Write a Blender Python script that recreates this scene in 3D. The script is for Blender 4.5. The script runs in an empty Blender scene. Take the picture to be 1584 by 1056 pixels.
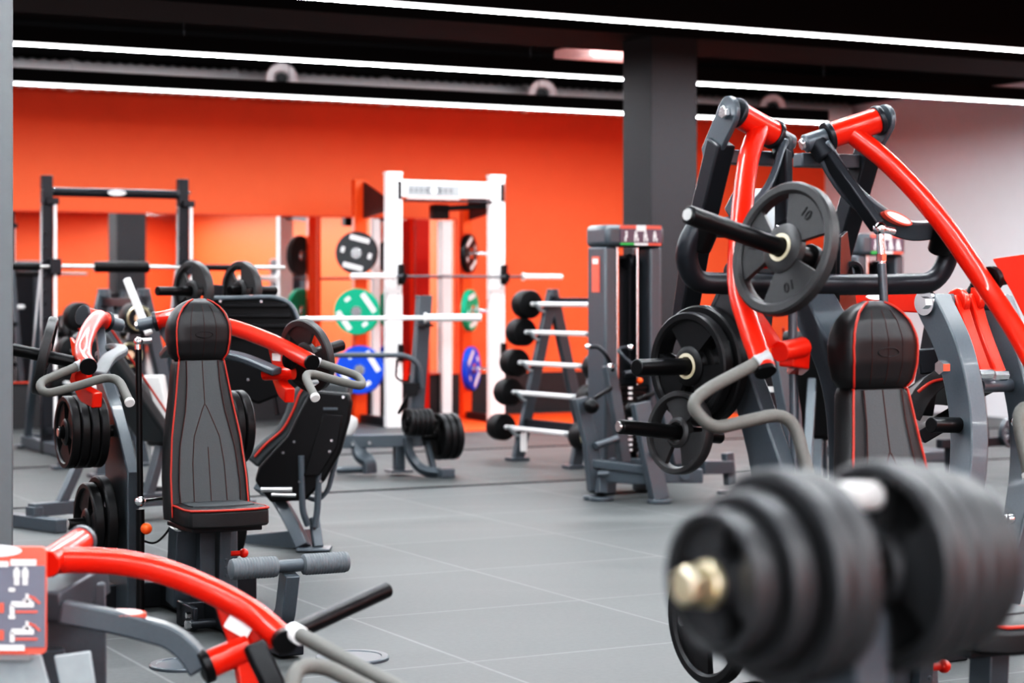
import bpy, math, random
from mathutils import Vector as V, Matrix, Quaternion
random.seed(7)
C = bpy.context.scene.collection
F = 70 / 36 * 1584          # focal length in pixels of the 1584 wide frame
CAMZ = 1.24
CX, HY = 792, 454           # principal column, horizon row
YAW = math.atan2(.466, .885)
U = V((math.cos(YAW), math.sin(YAW), 0))        # along the back wall
N = V((math.sin(YAW), -math.cos(YAW), 0))       # out of the back wall into the room
P0 = V((-1.76, 19.75, 0))
def W(u, n, z=0): return P0 + U * u + N * n + V((0, 0, z))
def P(px, py, Y): return V(((px - CX) / F * Y, Y, CAMZ - (py - HY) / F * Y))

# ------------------------------------------------------------------ materials
def mat(name, col, rough=.5, metal=0., coat=0., var=.12, scale=40, bump=0., emis=None, es=0., spec=.5):
    m = bpy.data.materials.new(name); m.use_nodes = True
    nt = m.node_tree; b = nt.nodes['Principled BSDF']
    tc = nt.nodes.new('ShaderNodeTexCoord'); nz = nt.nodes.new('ShaderNodeTexNoise')
    nz.inputs['Scale'].default_value = scale; nz.inputs['Detail'].default_value = 4
    nt.links.new(tc.outputs['Object'], nz.inputs['Vector'])
    mx = nt.nodes.new('ShaderNodeMix'); mx.data_type = 'RGBA'
    mx.inputs[6].default_value = (*[c * (1 - var) for c in col], 1)
    mx.inputs[7].default_value = (*[min(1, c * (1 + var)) for c in col], 1)
    nt.links.new(nz.outputs['Fac'], mx.inputs[0]); nt.links.new(mx.outputs[2], b.inputs['Base Color'])
    b.inputs['Roughness'].default_value = rough; b.inputs['Metallic'].default_value = metal
    b.inputs['Coat Weight'].default_value = coat; b.inputs['Coat Roughness'].default_value = .05
    b.inputs['Specular IOR Level'].default_value = spec
    if bump:
        bp = nt.nodes.new('ShaderNodeBump'); bp.inputs['Strength'].default_value = bump; bp.inputs['Distance'].default_value = .002
        nt.links.new(nz.outputs['Fac'], bp.inputs['Height']); nt.links.new(bp.outputs['Normal'], b.inputs['Normal'])
    if emis:
        b.inputs['Emission Color'].default_value = (*emis, 1); b.inputs['Emission Strength'].default_value = es
    return m
RED = mat('red_gloss_paint', (.56, .021, .005), .36, 0, .45, .04, spec=.35)
ORED = mat('orange_red_paint', (.82, .09, .012), .45, 0, .2, .05)
GRA = mat('graphite_powder_coat', (.082, .096, .108), .36, .15, .1, .08, 120, .05)
GRD = mat('dark_graphite_coat', (.020, .023, .028), .4, .1, .1, .08, 120, .05, spec=.4)
LGR = mat('light_grey_coat', (.32, .34, .35), .4, .1, .1, .05)
BLK = mat('black_plastic', (.006, .006, .007), .36, 0, 0, .1, spec=.35)
IRON = mat('black_cast_iron', (.012, .012, .013), .42, .0, 0, .15, 90, .12, spec=.4)
IRON2 = mat('grey_black_iron', (.042, .042, .043), .42, .0, 0, .12, 90, .12, spec=.4)
RUB = mat('black_rubber', (.010, .010, .011), .5, 0, 0, .15, 80, .15, spec=.4)
DBL = mat('satin_black_rubber', (.030, .031, .033), .5, 0, 0, .1, 80, .05, spec=.6)
GRIP = mat('grey_rubber_grip', (.115, .114, .105), .62, 0, 0, .1, 150, .2)
FOAM = mat('ribbed_grey_rubber', (.115, .128, .138), .6, 0, 0, .08)
CHR = mat('polished_steel', (.80, .81, .82), .18, 1., 0, .03)
STL = mat('brushed_steel', (.62, .62, .62), .3, 1., 0, .06, 200)
WHT = mat('white_paint', (.86, .85, .85), .4, 0, .2, .02)
PAPER = mat('white_print', (.85, .84, .84), .5, 0, 0, .02)
VBK = mat('black_vinyl', (.016, .016, .017), .5, 0, 0, .12, 200, .18)
VSH = mat('smooth_black_vinyl', (.014, .014, .015), .44, 0, 0, .12, 60, .12)
VGR = mat('grey_vinyl', (.056, .062, .065), .55, 0, 0, .08, 250, .2)
PIP = mat('red_piping', (.42, .04, .026), .5, 0, 0, .06)
STI = mat('dark_red_stitch', (.05, .015, .013), .7, 0, 0, .1)
GRN = mat('green_bumper', (.0, .36, .20), .5, 0, 0, .05)
BLU = mat('blue_bumper', (.008, .085, .62), .45, 0, 0, .05)
DGY = mat('dark_grey_bumper', (.04, .042, .044), .5, 0, 0, .08)
GOLD = mat('pale_brass', (.74, .66, .48), .3, .9, 0, .06)
BRS = mat('cream_ring', (.62, .57, .42), .45, .2, 0, .06)
ORA = mat('orange_plastic', (.85, .13, .02), .4, 0, .2, .05)
PLAC = mat('slate_print', (.16, .165, .20), .45, 0, .2, .03)
SAL = mat('salmon_print', (.75, .13, .09), .45, 0, .2, .03)
PUR = mat('dark_violet_print', (.12, .09, .12), .4, 0, .2, .03)
GPR = mat('green_print', (.05, .42, .10), .5, 0, 0, .03)
PGR = mat('pale_grey_pad', (.55, .54, .53), .55, 0, 0, .05)
LED = mat('lit_diffuser_side', (.9, .9, .9), .5, 0, 0, 0, emis=(.97, .985, 1), es=1.6)
LEDU = mat('added_uplight_glow', (.9, .9, .9), .5, 0, 0, 0, emis=(.93, .96, 1), es=55.)  # glow of the uplight added to brighten the duct
LEDB = mat('lit_diffuser_bottom', (.9, .9, .9), .5, 0, 0, 0, emis=(.925, .965, 1), es=84.)

# ------------------------------------------------------------------ mesh builder
def fillet(pts, r, n=6):
    pts = [V(p) for p in pts]
    if r <= 0 or len(pts) < 3: return pts
    out = [pts[0]]
    for i in range(1, len(pts) - 1):
        a, b, c = pts[i - 1], pts[i], pts[i + 1]
        la, lc = (a - b).length, (c - b).length
        d = min(r, la * .49, lc * .49)
        p, q = b + (a - b).normalized() * d, b + (c - b).normalized() * d
        for k in range(n + 1):
            t = k / n
            out.append(p * (1 - t) ** 2 + b * 2 * t * (1 - t) + q * t * t)
    out.append(pts[-1]); return out
def spline(pts, n=6):
    pts = [V(p) for p in pts]; q = [pts[0] * 2 - pts[1]] + pts + [pts[-1] * 2 - pts[-2]]
    out = []
    for i in range(1, len(q) - 2):
        for k in range(n):
            t = k / n; a, b, c, d = q[i - 1:i + 3]
            out.append(.5 * (2 * b + (c - a) * t + (2 * a - 5 * b + 4 * c - d) * t * t + (3 * b - a - 3 * c + d) * t ** 3))
    out.append(pts[-1]); return out
def circ(r, n=14): return [(r * math.cos(2 * math.pi * k / n), r * math.sin(2 * math.pi * k / n)) for k in range(n)]
def rect(w, h): return [(-w / 2, -h / 2), (w / 2, -h / 2), (w / 2, h / 2), (-w / 2, h / 2)]
class MB:
    def __init__(s): s.v = []; s.f = []; s.mi = []; s.g = []
    def add(s, vs, fs, mi=0):
        o = len(s.v); s.g.append((o, len(s.f))); s.v += [V(v) for v in vs]
        s.f += [tuple(i + o for i in f) for f in fs]; s.mi += [mi] * len(fs); return s
    def loft(s, rings, mi=0, cap=True, close=False):
        n = len(rings[0]); vs = [p for r in rings for p in r]; fs = []
        m = len(rings)
        for i in range(m if close else m - 1):
            for k in range(n):
                a, b = i * n + k, i * n + (k + 1) % n
                j = (i + 1) % m
                fs.append((a, b, j * n + (k + 1) % n, j * n + k))
        if cap and not close: fs += [tuple(range(n))[::-1], tuple(range((m - 1) * n, m * n))]
        return s.add(vs, fs, mi)
    def box(s, c, sz, mi=0, rot=None):
        c = V(c); vs = []
        for z in (-.5, .5):
            for x, y in ((-.5, -.5), (.5, -.5), (.5, .5), (-.5, .5)):
                p = V((x * sz[0], y * sz[1], z * sz[2]))
                vs.append(c + (rot @ p if rot else p))
        return s.add(vs, [(3, 2, 1, 0), (4, 5, 6, 7), (0, 1, 5, 4), (1, 2, 6, 5), (2, 3, 7, 6), (3, 0, 4, 7)], mi)
    def sweep(s, path, prof, up=(0, 0, 1), mi=0, scale=None):
        path = [V(p) for p in path]; up = V(up); rings = []; prev = None
        for i, p in enumerate(path):
            t = (path[min(i + 1, len(path) - 1)] - path[max(i - 1, 0)]).normalized()
            if prev is None:
                sd = t.cross(up)
                if sd.length < 1e-3: sd = t.cross(V((0, 1, 0.01)))
                sd.normalize()
            else:
                sd = prev - t * prev.dot(t); sd.normalize()
            prev = sd; u2 = sd.cross(t); k = scale[i] if scale else 1
            rings.append([p + sd * x * k + u2 * y * k for x, y in prof])
        return s.loft(rings, mi)
    def tube(s, path, r, fil=0, n=14, mi=0): return s.sweep(fillet(path, fil), circ(r, n), mi=mi)
    def beam(s, p, q, w, h, up=(0, 0, 1), mi=0): return s.sweep([p, q], rect(w, h), up, mi)
    def bar(s, path, w, h, fil=0, up=(0, 0, 1), mi=0): return s.sweep(fillet(path, fil), rect(w, h), up, mi)
    def lathe(s, prof, c=(0, 0, 0), ax=(0, 0, 1), n=36, mi=0, closed=False):
        q = V((0, 0, 1)).rotation_difference(V(ax)); c = V(c)
        rings = [[c + q @ V((r * math.cos(2 * math.pi * k / n), r * math.sin(2 * math.pi * k / n), h)) for k in range(n)] for r, h in prof]
        return s.loft(rings, mi, cap=not closed, close=closed)
    def disc(s, c, ax, r, t, n=28, mi=0): return s.lathe([(r, -t / 2), (r, t / 2)], c, ax, n, mi)
    def prism(s, poly, th, mi=0):
        th = V(th); poly = [V(p) for p in poly]
        return s.loft([[p - th / 2 for p in poly], [p + th / 2 for p in poly]], mi)
    def ball(s, c, r, mi=0, n=14):
        return s.lathe([(max(1e-4, math.sin(math.pi * k / n)) * r, -math.cos(math.pi * k / n) * r) for k in range(n + 1)], c, (0, 0, 1), 18, mi)
    def each(s, name, m, parent=None, bevel=0):    # every shape an object of its own
        g = s.g + [(len(s.v), len(s.f))]; out = []
        for (v0, f0), (v1, f1) in zip(g, g[1:]):
            q = MB(); q.v = s.v[v0:v1]; q.f = [tuple(i - v0 for i in f) for f in s.f[f0:f1]]; q.mi = s.mi[f0:f1]
            out.append(q.build(name, m, parent, bevel))
        return out
    def build(s, name, m, parent=None, bevel=0, loc=None, flat=False):
        me = bpy.data.meshes.new(name); me.from_pydata([tuple(v) for v in s.v], [], s.f); me.validate()
        for mm in (m if isinstance(m, (list, tuple)) else [m]): me.materials.append(mm)
        for p, i in zip(me.polygons, s.mi): p.material_index = i; p.use_smooth = not flat
        import bmesh
        bm = bmesh.new(); bm.from_mesh(me); bmesh.ops.recalc_face_normals(bm, faces=bm.faces); bm.to_mesh(me); bm.free()
        me.set_sharp_from_angle(angle=math.radians(38))
        o = bpy.data.objects.new(name, me); C.objects.link(o)
        if parent is not None: o.parent = getattr(parent, 'o', parent)
        if loc: o.location = loc
        if bevel:
            b = o.modifiers.new('edge', 'BEVEL'); b.width = bevel; b.segments = 2; b.limit_method = 'ANGLE'; b.angle_limit = math.radians(45)
        return o
def tag(o, label, cat, group=None):
    o['label'] = label; o['category'] = cat
    if group: o['group'] = group
    return o
def struct(o): o['kind'] = 'structure'; return o
class T:                                       # a thing: an Empty at its base, turned with the room
    def __init__(s, name, label, cat, loc, rotz=YAW, group=None):
        s.o = bpy.data.objects.new(name, None); C.objects.link(s.o); s.o.empty_display_size = .1
        s.o.location = loc; s.o.rotation_euler = (0, 0, rotz); tag(s.o, label, cat, group)
        s.M = Matrix.Translation(V(loc)) @ Matrix.Rotation(rotz, 4, 'Z'); s.I = s.M.inverted()
    def px(s, x, y, Y): return s.I @ P(x, y, Y)
    def l(s, w): return s.I @ V(w)
    def w(s, p): return s.M @ V(p)
    def d(s, p): return (s.M.to_3x3() @ V(p)).normalized()
def dup(root, loc, label, rotz=None, group=None):
    r = root.copy(); C.objects.link(r); r.location = loc; r['label'] = label
    if rotz is not None: r.rotation_euler = (0, 0, rotz)
    if group: r['group'] = group
    for ch in list(root.children):
        c = ch.copy(); C.objects.link(c); c.parent = r
        for g in list(ch.children):
            d = g.copy(); C.objects.link(d); d.parent = c
    return r
def text_mesh(txt, size, m, parent, M, name, ext=.0006, align='CENTER'):
    cu = bpy.data.curves.new(name, 'FONT'); cu.body = txt; cu.size = size; cu.extrude = ext
    cu.align_x = align; cu.align_y = 'CENTER'
    t = bpy.data.objects.new(name + '_curve', cu); C.objects.link(t)
    dg = bpy.context.evaluated_depsgraph_get(); me = bpy.data.meshes.new_from_object(t.evaluated_get(dg))
    bpy.data.objects.remove(t); me.transform(M); me.materials.clear(); me.materials.append(m); me.name = name
    o = bpy.data.objects.new(name, me); C.objects.link(o); o.parent = getattr(parent, 'o', parent); return o
def mx(): return (lambda p: V((-p[0], p[1], p[2])))
def oval(mb, c, ax, up, w, h, t=.003, mi=0, n=24):
    ax = V(ax).normalized(); up = V(up); up = (up - ax * up.dot(ax)).normalized(); sd = up.cross(ax)
    mb.prism([V(c) + sd * w / 2 * math.cos(2 * math.pi * k / n) + up * h / 2 * math.sin(2 * math.pi * k / n) for k in range(n)], ax * t, mi)

# ------------------------------------------------------------------ weight plates
_pl = {}
def plate_mesh(R, t, style):
    mb = MB()
    if style == 'spoke':                       # deep rim, hub and three flat webs with openings between
        mb.lathe([(R * .83, -t / 2), (R * .97, -t / 2), (R, -t * .36), (R, t * .36), (R * .97, t / 2), (R * .87, t / 2), (R * .83, t * .3)], closed=True, n=48)
        mb.lathe([(.0285, -t / 2), (R * .30, -t / 2), (R * .37, -t * .3), (R * .37, t * .3), (R * .30, t / 2), (.0285, t / 2)], closed=True, n=40)
        for k in range(3):
            a0 = math.radians(120 * k + 48); a1 = a0 + math.radians(74); n = 8; ri, ro = R * .35, R * .85
            top = []; bot = []
            ring = [(ri, a0 + (a1 - a0) * i / n) for i in range(n + 1)] + [(ro, a1 + .05 - (a1 - a0 + .1) * i / n) for i in range(n + 1)]
            for r, a in ring:
                top.append((r * math.cos(a), r * math.sin(a), t * .2)); bot.append((r * math.cos(a), r * math.sin(a), -t * .2))
            mb.loft([bot, top])
    elif style == 'solid':
        mb.lathe([(.027, -t / 2), (R * .34, -t / 2), (R * .38, -t * .25), (R * .78, -t * .25), (R * .84, -t / 2), (R * .96, -t / 2), (R, -t * .34),
                  (R, t * .34), (R * .96, t / 2), (R * .84, t / 2), (R * .78, t * .25), (R * .38, t * .25), (R * .34, t / 2), (.027, t / 2)], closed=True, n=44)
    else:                                      # bumper
        mb.lathe([(.027, -t / 2), (R * .97, -t / 2), (R, -t * .36), (R, t * .36), (R * .97, t / 2), (.027, t / 2)], closed=True, n=44)
    return mb
def plate(c, ax, R, t, label, m=IRON, style='spoke', group=None, roll=0., ring=None, parent=None, name='weight_plate', mark=None):
    key = (R, t, style, m.name)
    if key in _pl:
        o = bpy.data.objects.new(name, _pl[key]); C.objects.link(o)
    else:
        o = plate_mesh(R, t, style).build(name, m); _pl[key] = o.data
    o.location = c; o.rotation_mode = 'QUATERNION'
    o.rotation_quaternion = V(ax).normalized().to_track_quat('Z', 'Y') @ Quaternion((0, 0, 1), roll)
    if parent is not None: o.parent = getattr(parent, 'o', parent)
    if label: tag(o, label, 'weight plate', group)
    if ring:
        MB().lathe([(.0265, -t / 2 - .002), (.036, -t / 2 - .002), (.036, t / 2 + .002), (.0265, t / 2 + .002)], closed=True).build('bore_ring', ring, o)
    if mark:
        s, mm = mark
        for k in range(3):
            a = math.radians(120 * k + 85)
            text_mesh(s, R * .22, mm, o, Matrix.Translation((R * .62 * math.cos(a), R * .62 * math.sin(a), t * .2 + .001)) @ Matrix.Rotation(a - math.pi / 2, 4, 'Z'), 'weight_marking')
    return o

# ------------------------------------------------------------------ the room
UR = 5.99; UL = -11.5; NF = 23.4
def mkfloor():
    m = mat('rubber_floor', (.155, .16, .162), .5, 0, 0, .08, 300, .12)
    nt = m.node_tree; b = nt.nodes['Principled BSDF']
    tc = nt.nodes.new('ShaderNodeTexCoord'); mp = nt.nodes.new('ShaderNodeMapping')
    mp.inputs['Rotation'].default_value = (0, 0, -YAW)
    nt.links.new(tc.outputs['Object'], mp.inputs['Vector'])
    br = nt.nodes.new('ShaderNodeTexBrick'); br.offset = 0; br.inputs['Scale'].default_value = 1
    br.inputs['Brick Width'].default_value = 1.0; br.inputs['Row Height'].default_value = 1.0
    br.inputs['Mortar Size'].default_value = .012; br.inputs['Mortar Smooth'].default_value = 1.
    br.inputs['Color1'].default_value = (.062, .066, .066, 1); br.inputs['Color2'].default_value = (.071, .075, .075, 1); br.inputs['Mortar'].default_value = (.125, .13, .13, 1)
    nt.links.new(mp.outputs['Vector'], br.inputs['Vector'])
    n1 = nt.nodes.new('ShaderNodeTexNoise'); n1.inputs['Scale'].default_value = .9; n1.inputs['Detail'].default_value = 6
    n2 = nt.nodes.new('ShaderNodeTexNoise'); n2.inputs['Scale'].default_value = 45; n2.inputs['Detail'].default_value = 3
    mp2 = nt.nodes.new('ShaderNodeMapping'); mp2.inputs['Rotation'].default_value = (0, 0, -YAW); mp2.inputs['Scale'].default_value = (.35, 2.2, 1)
    nt.links.new(tc.outputs['Object'], mp2.inputs['Vector']); nt.links.new(mp2.outputs['Vector'], n1.inputs['Vector']); nt.links.new(tc.outputs['Object'], n2.inputs['Vector'])
    a = nt.nodes.new('ShaderNodeMath'); a.operation = 'MULTIPLY_ADD'; a.inputs[1].default_value = 1.1; a.inputs[2].default_value = .28
    nt.links.new(n1.outputs['Fac'], a.inputs[0])
    a2 = nt.nodes.new('ShaderNodeMath'); a2.operation = 'MULTIPLY_ADD'; a2.inputs[1].default_value = .45
    nt.links.new(n2.outputs['Fac'], a2.inputs[0]); nt.links.new(a.outputs[0], a2.inputs[2])
    mu = nt.nodes.new('ShaderNodeMix'); mu.data_type = 'RGBA'; mu.blend_type = 'MULTIPLY'; mu.inputs[0].default_value = 1
    nt.links.new(br.outputs['Color'], mu.inputs[6]); nt.links.new(a2.outputs[0], mu.inputs[7])
    nt.links.new(mu.outputs[2], b.inputs['Base Color'])
    r = nt.nodes.new('ShaderNodeMapRange'); r.inputs['To Min'].default_value = .42; r.inputs['To Max'].default_value = .70
    nt.links.new(n1.outputs['Fac'], r.inputs[0]); nt.links.new(r.outputs[0], b.inputs['Roughness'])
    return m
BLACK = mat('black_ceiling_paint', (.005, .005, .006), .7, spec=.25)
ORW = mat('orange_wall_paint', (.90, .145, .052), .55, 0, 0, .03, 6)
GRW = mat('pale_grey_wall_paint', (.66, .68, .71), .7, 0, 0, .03, 8)
COLM = mat('dark_column_paint', (.030, .031, .034), .6, 0, 0, .05, 30)
KICK = mat('black_kick_panel', (.03, .03, .032), .5)
def slab(name, u0, u1, n0, n1, z0, z1, m, bevel=0):
    mb = MB(); pts = [W(u0, n0), W(u1, n0), W(u1, n1), W(u0, n1)]
    mb.loft([[p + V((0, 0, z0)) for p in pts], [p + V((0, 0, z1)) for p in pts]])
    return struct(mb.build(name, m, bevel=bevel))
slab('floor', UL, UR, 0, NF, -.1, 0, mkfloor())
slab('ceiling', UL, UR, 0, NF, 3.75, 3.85, BLACK)
slab('wall_back', UL, UR, -.15, 0, -.1, 3.85, ORW)
slab('trim_7', UL, UR - .02, 0, .02, 3.36, 3.75, BLACK)
slab('trim_8', UR - .02, UR, 0, 12, 3.33, 3.75, BLACK)
def rightwall():
    mb = MB(); g = MB()
    for b_, n0, n1, i in ((mb, -.15, 5., 0), (mb, 5., NF, 1)):
        pts = [W(UR, n0), W(UR + .15, n0), W(UR + .15, n1), W(UR, n1)]
        b_.loft([[p + V((0, 0, -.1)) for p in pts], [p + V((0, 0, 3.85)) for p in pts]], i)
    struct(mb.build('wall_right', [GRW, ORW]))
rightwall()
slab('wall_left', UL - .15, UL, -.15, NF, -.1, 3.85, GRW)
slab('wall_front', UL, UR, NF, NF + .15, -.1, 3.85, ORW)
# ceiling beams over the column rows, sprinkler pipes
slab('trim_1', UL, UR, 5.7, 6.6, 3.02, 3.75, BLACK)
slab('trim_2', UL, UR, 12.2, 12.6, 3.45, 3.75, BLACK)
slab('trim_3', UL, UR, 2.9, 3.1, 3.55, 3.75, BLACK)
def post(name, corner_px, Y, s, cu, cn, m):     # square column turned with the room; cu, cn pick which corner sits on the pixel column
    c = V(((corner_px - CX) / F * Y, Y, 0)) - U * cu * s / 2 - N * cn * s / 2
    mb = MB(); pts = [c + U * a * s / 2 + N * b * s / 2 for a, b in ((-1, -1), (1, -1), (1, 1), (-1, 1))]
    mb.loft([[p + V((0, 0, 0)) for p in pts], [p + V((0, 0, 3.75)) for p in pts]])
    return struct(mb.build(name, m, bevel=.006))
post('column', 1007, 13.75, .38, -1, 1, COLM)
PILM = mat('grey_pillar_paint', (.105, .115, .12), .6, 0, 0, .06, 30)
post('column', 21, 5.9, .5, 1, 1, PILM)
# kick panel along the foot of the back wall and its mirror
slab('baseboard_back', -6.5, UR, 0, .02, 0, .42, KICK)
MIR = bpy.data.materials.new('mirror_glass'); MIR.use_nodes = True
b = MIR.node_tree.nodes['Principled BSDF']; b.inputs['Metallic'].default_value = 1; b.inputs['Roughness'].default_value = .015
nz = MIR.node_tree.nodes.new('ShaderNodeTexNoise'); rp = MIR.node_tree.nodes.new('ShaderNodeMapRange'); rp.inputs['To Min'].default_value = .9; rp.inputs['To Max'].default_value = .93
MIR.node_tree.links.new(nz.outputs['Fac'], rp.inputs[0]); MIR.node_tree.links.new(rp.outputs[0], b.inputs['Base Color'])
def mirror(u0, u1, label):
    pts = [W(u0, .022), W(u1, .022), W(u1, .034), W(u0, .034)]; mb = MB()
    mb.loft([[p + V((0, 0, .43)) for p in pts], [p + V((0, 0, 2.0)) for p in pts]])
    o = mb.build('wall_mirror', MIR); tag(o, label, 'mirror')
    fr = MB(); e = .012
    for z in (.425, 2.0): fr.beam(W(u0, .03, z), W(u1, .03, z), .03, e)
    for u in (u0, u1): fr.beam(W(u, .03, .43), W(u, .03, 2.0), .012, .03, up=N)
    fr.build('mirror_edge', mat('orange_mirror_edge', (.62, .07, .03), .5), o)
mirror(-5.6, -.20, 'wide frameless wall mirror behind the dark smith machine on the left')
mirror(-.185, 1.32, 'narrower wall mirror panel behind the white power rack')
# narrow floor strips (raised joint lines that run along the wall)
def seam(px, py, name):
    Y = CAMZ * F / (py - HY); p = P(px, py, Y); p.z = 0
    n = (p - P0).dot(N)
    slab(name, -8, UR, n - .012, n + .012, 0, .006, RUB)
seam(650, 755, 'trim_4'); seam(760, 694, 'trim_5')
slab('trim_6', .2, 3.9, .35, 2.3, 0, .012, mat('orange_platform_rubber', (.80, .10, .02), .5, 0, 0, .06))

# ------------------------------------------------------------------ ceiling services
SN = [2.31, 4.84, 7.71, 10.5, 13.2, 15.9, 18.6, 21.2]
for i, n in enumerate(SN):
    lab = ['linear light strip nearest the orange wall, below the silver duct', 'second linear light strip from the orange wall, above the silver duct',
           'topmost linear light strip, in front of the column', 'linear light strip overhead'][min(i, 3)]
    t = T('linear_light', lab, 'light', W(0, n, 2.9), group='linear lights hung in rows' if i > 2 else None)
    u0, u1 = -9.5, (4.29, UR - .05, UR - 1.6)[min(i, 2)]
    MB().box(((u0 + u1) / 2, 0, .075), (u1 - u0, .07, .07)).build('housing', BLACK, t)
    mb = MB(); mb.box(((u0 + u1) / 2, 0, .030), (u1 - u0, .066, .017))
    mb.mi[0] = 1
    mb.build('diffuser', [LED, LEDB], t)
    if i < 2:
        MB().box(((u0 + u1) / 2 - .6, .004, .1115), (u1 - u0 - 1.4, .05, .003)).build('added_uplight', LEDU, t)  # glowing strip added on top of the housing to brighten the duct
        MB().box(((u0 + u1) / 2, -.033, .128), (u1 - u0, .004, .040)).build('added_glow_shield', BLACK, t)  # fin added to hide the glowing strip from below
    w_ = MB()
    for k in range(6): w_.tube([(u0 + .8 + k * (u1 - u0 - 1.6) / 5, 0, .118), (u0 + .8 + k * (u1 - u0 - 1.6) / 5, 0, .85)], .003, n=6)
    w_.each('hanging_wire', BLK, t)
t = T('linear_light', 'added unseen light strip running along the orange side wall', 'light', W(UR - 1.1, 9, 2.9))  # out-of-view strip added to brighten the orange wall in the mirror
MB().box((0, -7, .075), (.07, 13, .07)).build('housing', BLACK, t)
mb = MB(); mb.box((0, -7, .027), (.066, 13, .022)); mb.mi[0] = 1; mb.build('diffuser', [LED, LEDB], t)
MB().tube([(0, -7, .11), (0, -7, .85)], .003, n=6).build('hanging_wire', BLK, t)
DUCT = mat('galvanised_duct', (.80, .78, .78), .40, .15, 0, .08, 12)
t = T('air_duct', 'ribbed silver spiral air duct running along the top of the orange wall', 'duct', W(0, .55, 3.21))
path = []; sc = []
x = -10.; i = 0
while x < UR - .1: path.append((x, 0, 0)); sc.append(1.0 if i % 2 else .90); x += .05; i += 1
MB().sweep(path, circ(.140, 18), scale=sc).build('spiral_pipe', DUCT, t)
b_ = MB()
for k in range(10): b_.lathe([(.130, -.02), (.148, -.02), (.148, .02), (.130, .02)], (-9 + k * 1.55, 0, 0), (1, 0, 0), closed=True)
b_.each('joint_band', DUCT, t)
h_ = MB()
for k in range(6): h_.tube([(-8.6 + k * 2.6, 0, .135), (-8.6 + k * 2.6, 0, .52)], .004, n=6)
h_.each('hanger_rod', BLK, t)
NOZ = mat('nozzle_grey', (.62, .56, .56), .5)
for px, py, lab in ((436, 121, 'round grey jet nozzle on the duct above the smith machine side'), (839, 145, 'round grey jet nozzle on the duct left of the column'), (1195, 166, 'round grey jet nozzle on the duct right of the column')):
    Y0 = 18.2 + (px - 436) / 760 * 2.9
    c = t.l(P(px, py, Y0)); nd = (t.I.to_3x3() @ V((0, 1, .12))).normalized()
    n_ = MB(); n_.lathe([(.02, .05), (.06, .03), (.075, -.02), (.11, -.03), (.135, -.045), (.148, -.02), (.14, .03), (.10, .14), (.10, .42)], c, nd, 32)
    q = n_.build('jet_nozzle', NOZ, t); q['label'] = lab
    MB().disc(c - nd * .012, nd, .05, .02).build('nozzle_opening', BLK, q)
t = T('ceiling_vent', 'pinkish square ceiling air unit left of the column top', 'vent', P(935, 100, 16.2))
MB().box((0, 0, .08), (.62, .62, .12)).build('housing', mat('pink_lit_plastic', (.75, .40, .37), .5), t, .02)  # red light falling on the unit is put into its pink colour
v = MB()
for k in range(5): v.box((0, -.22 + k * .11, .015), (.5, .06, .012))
v.each('louvre', mat('pink_lit_louvre', (.62, .32, .30), .5), t)  # louvres carry the same red light in their colour
MB().tube([(0, 0, .12), (0, 0, .6)], .02).build('hanger_rod', BLK, t)

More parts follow.
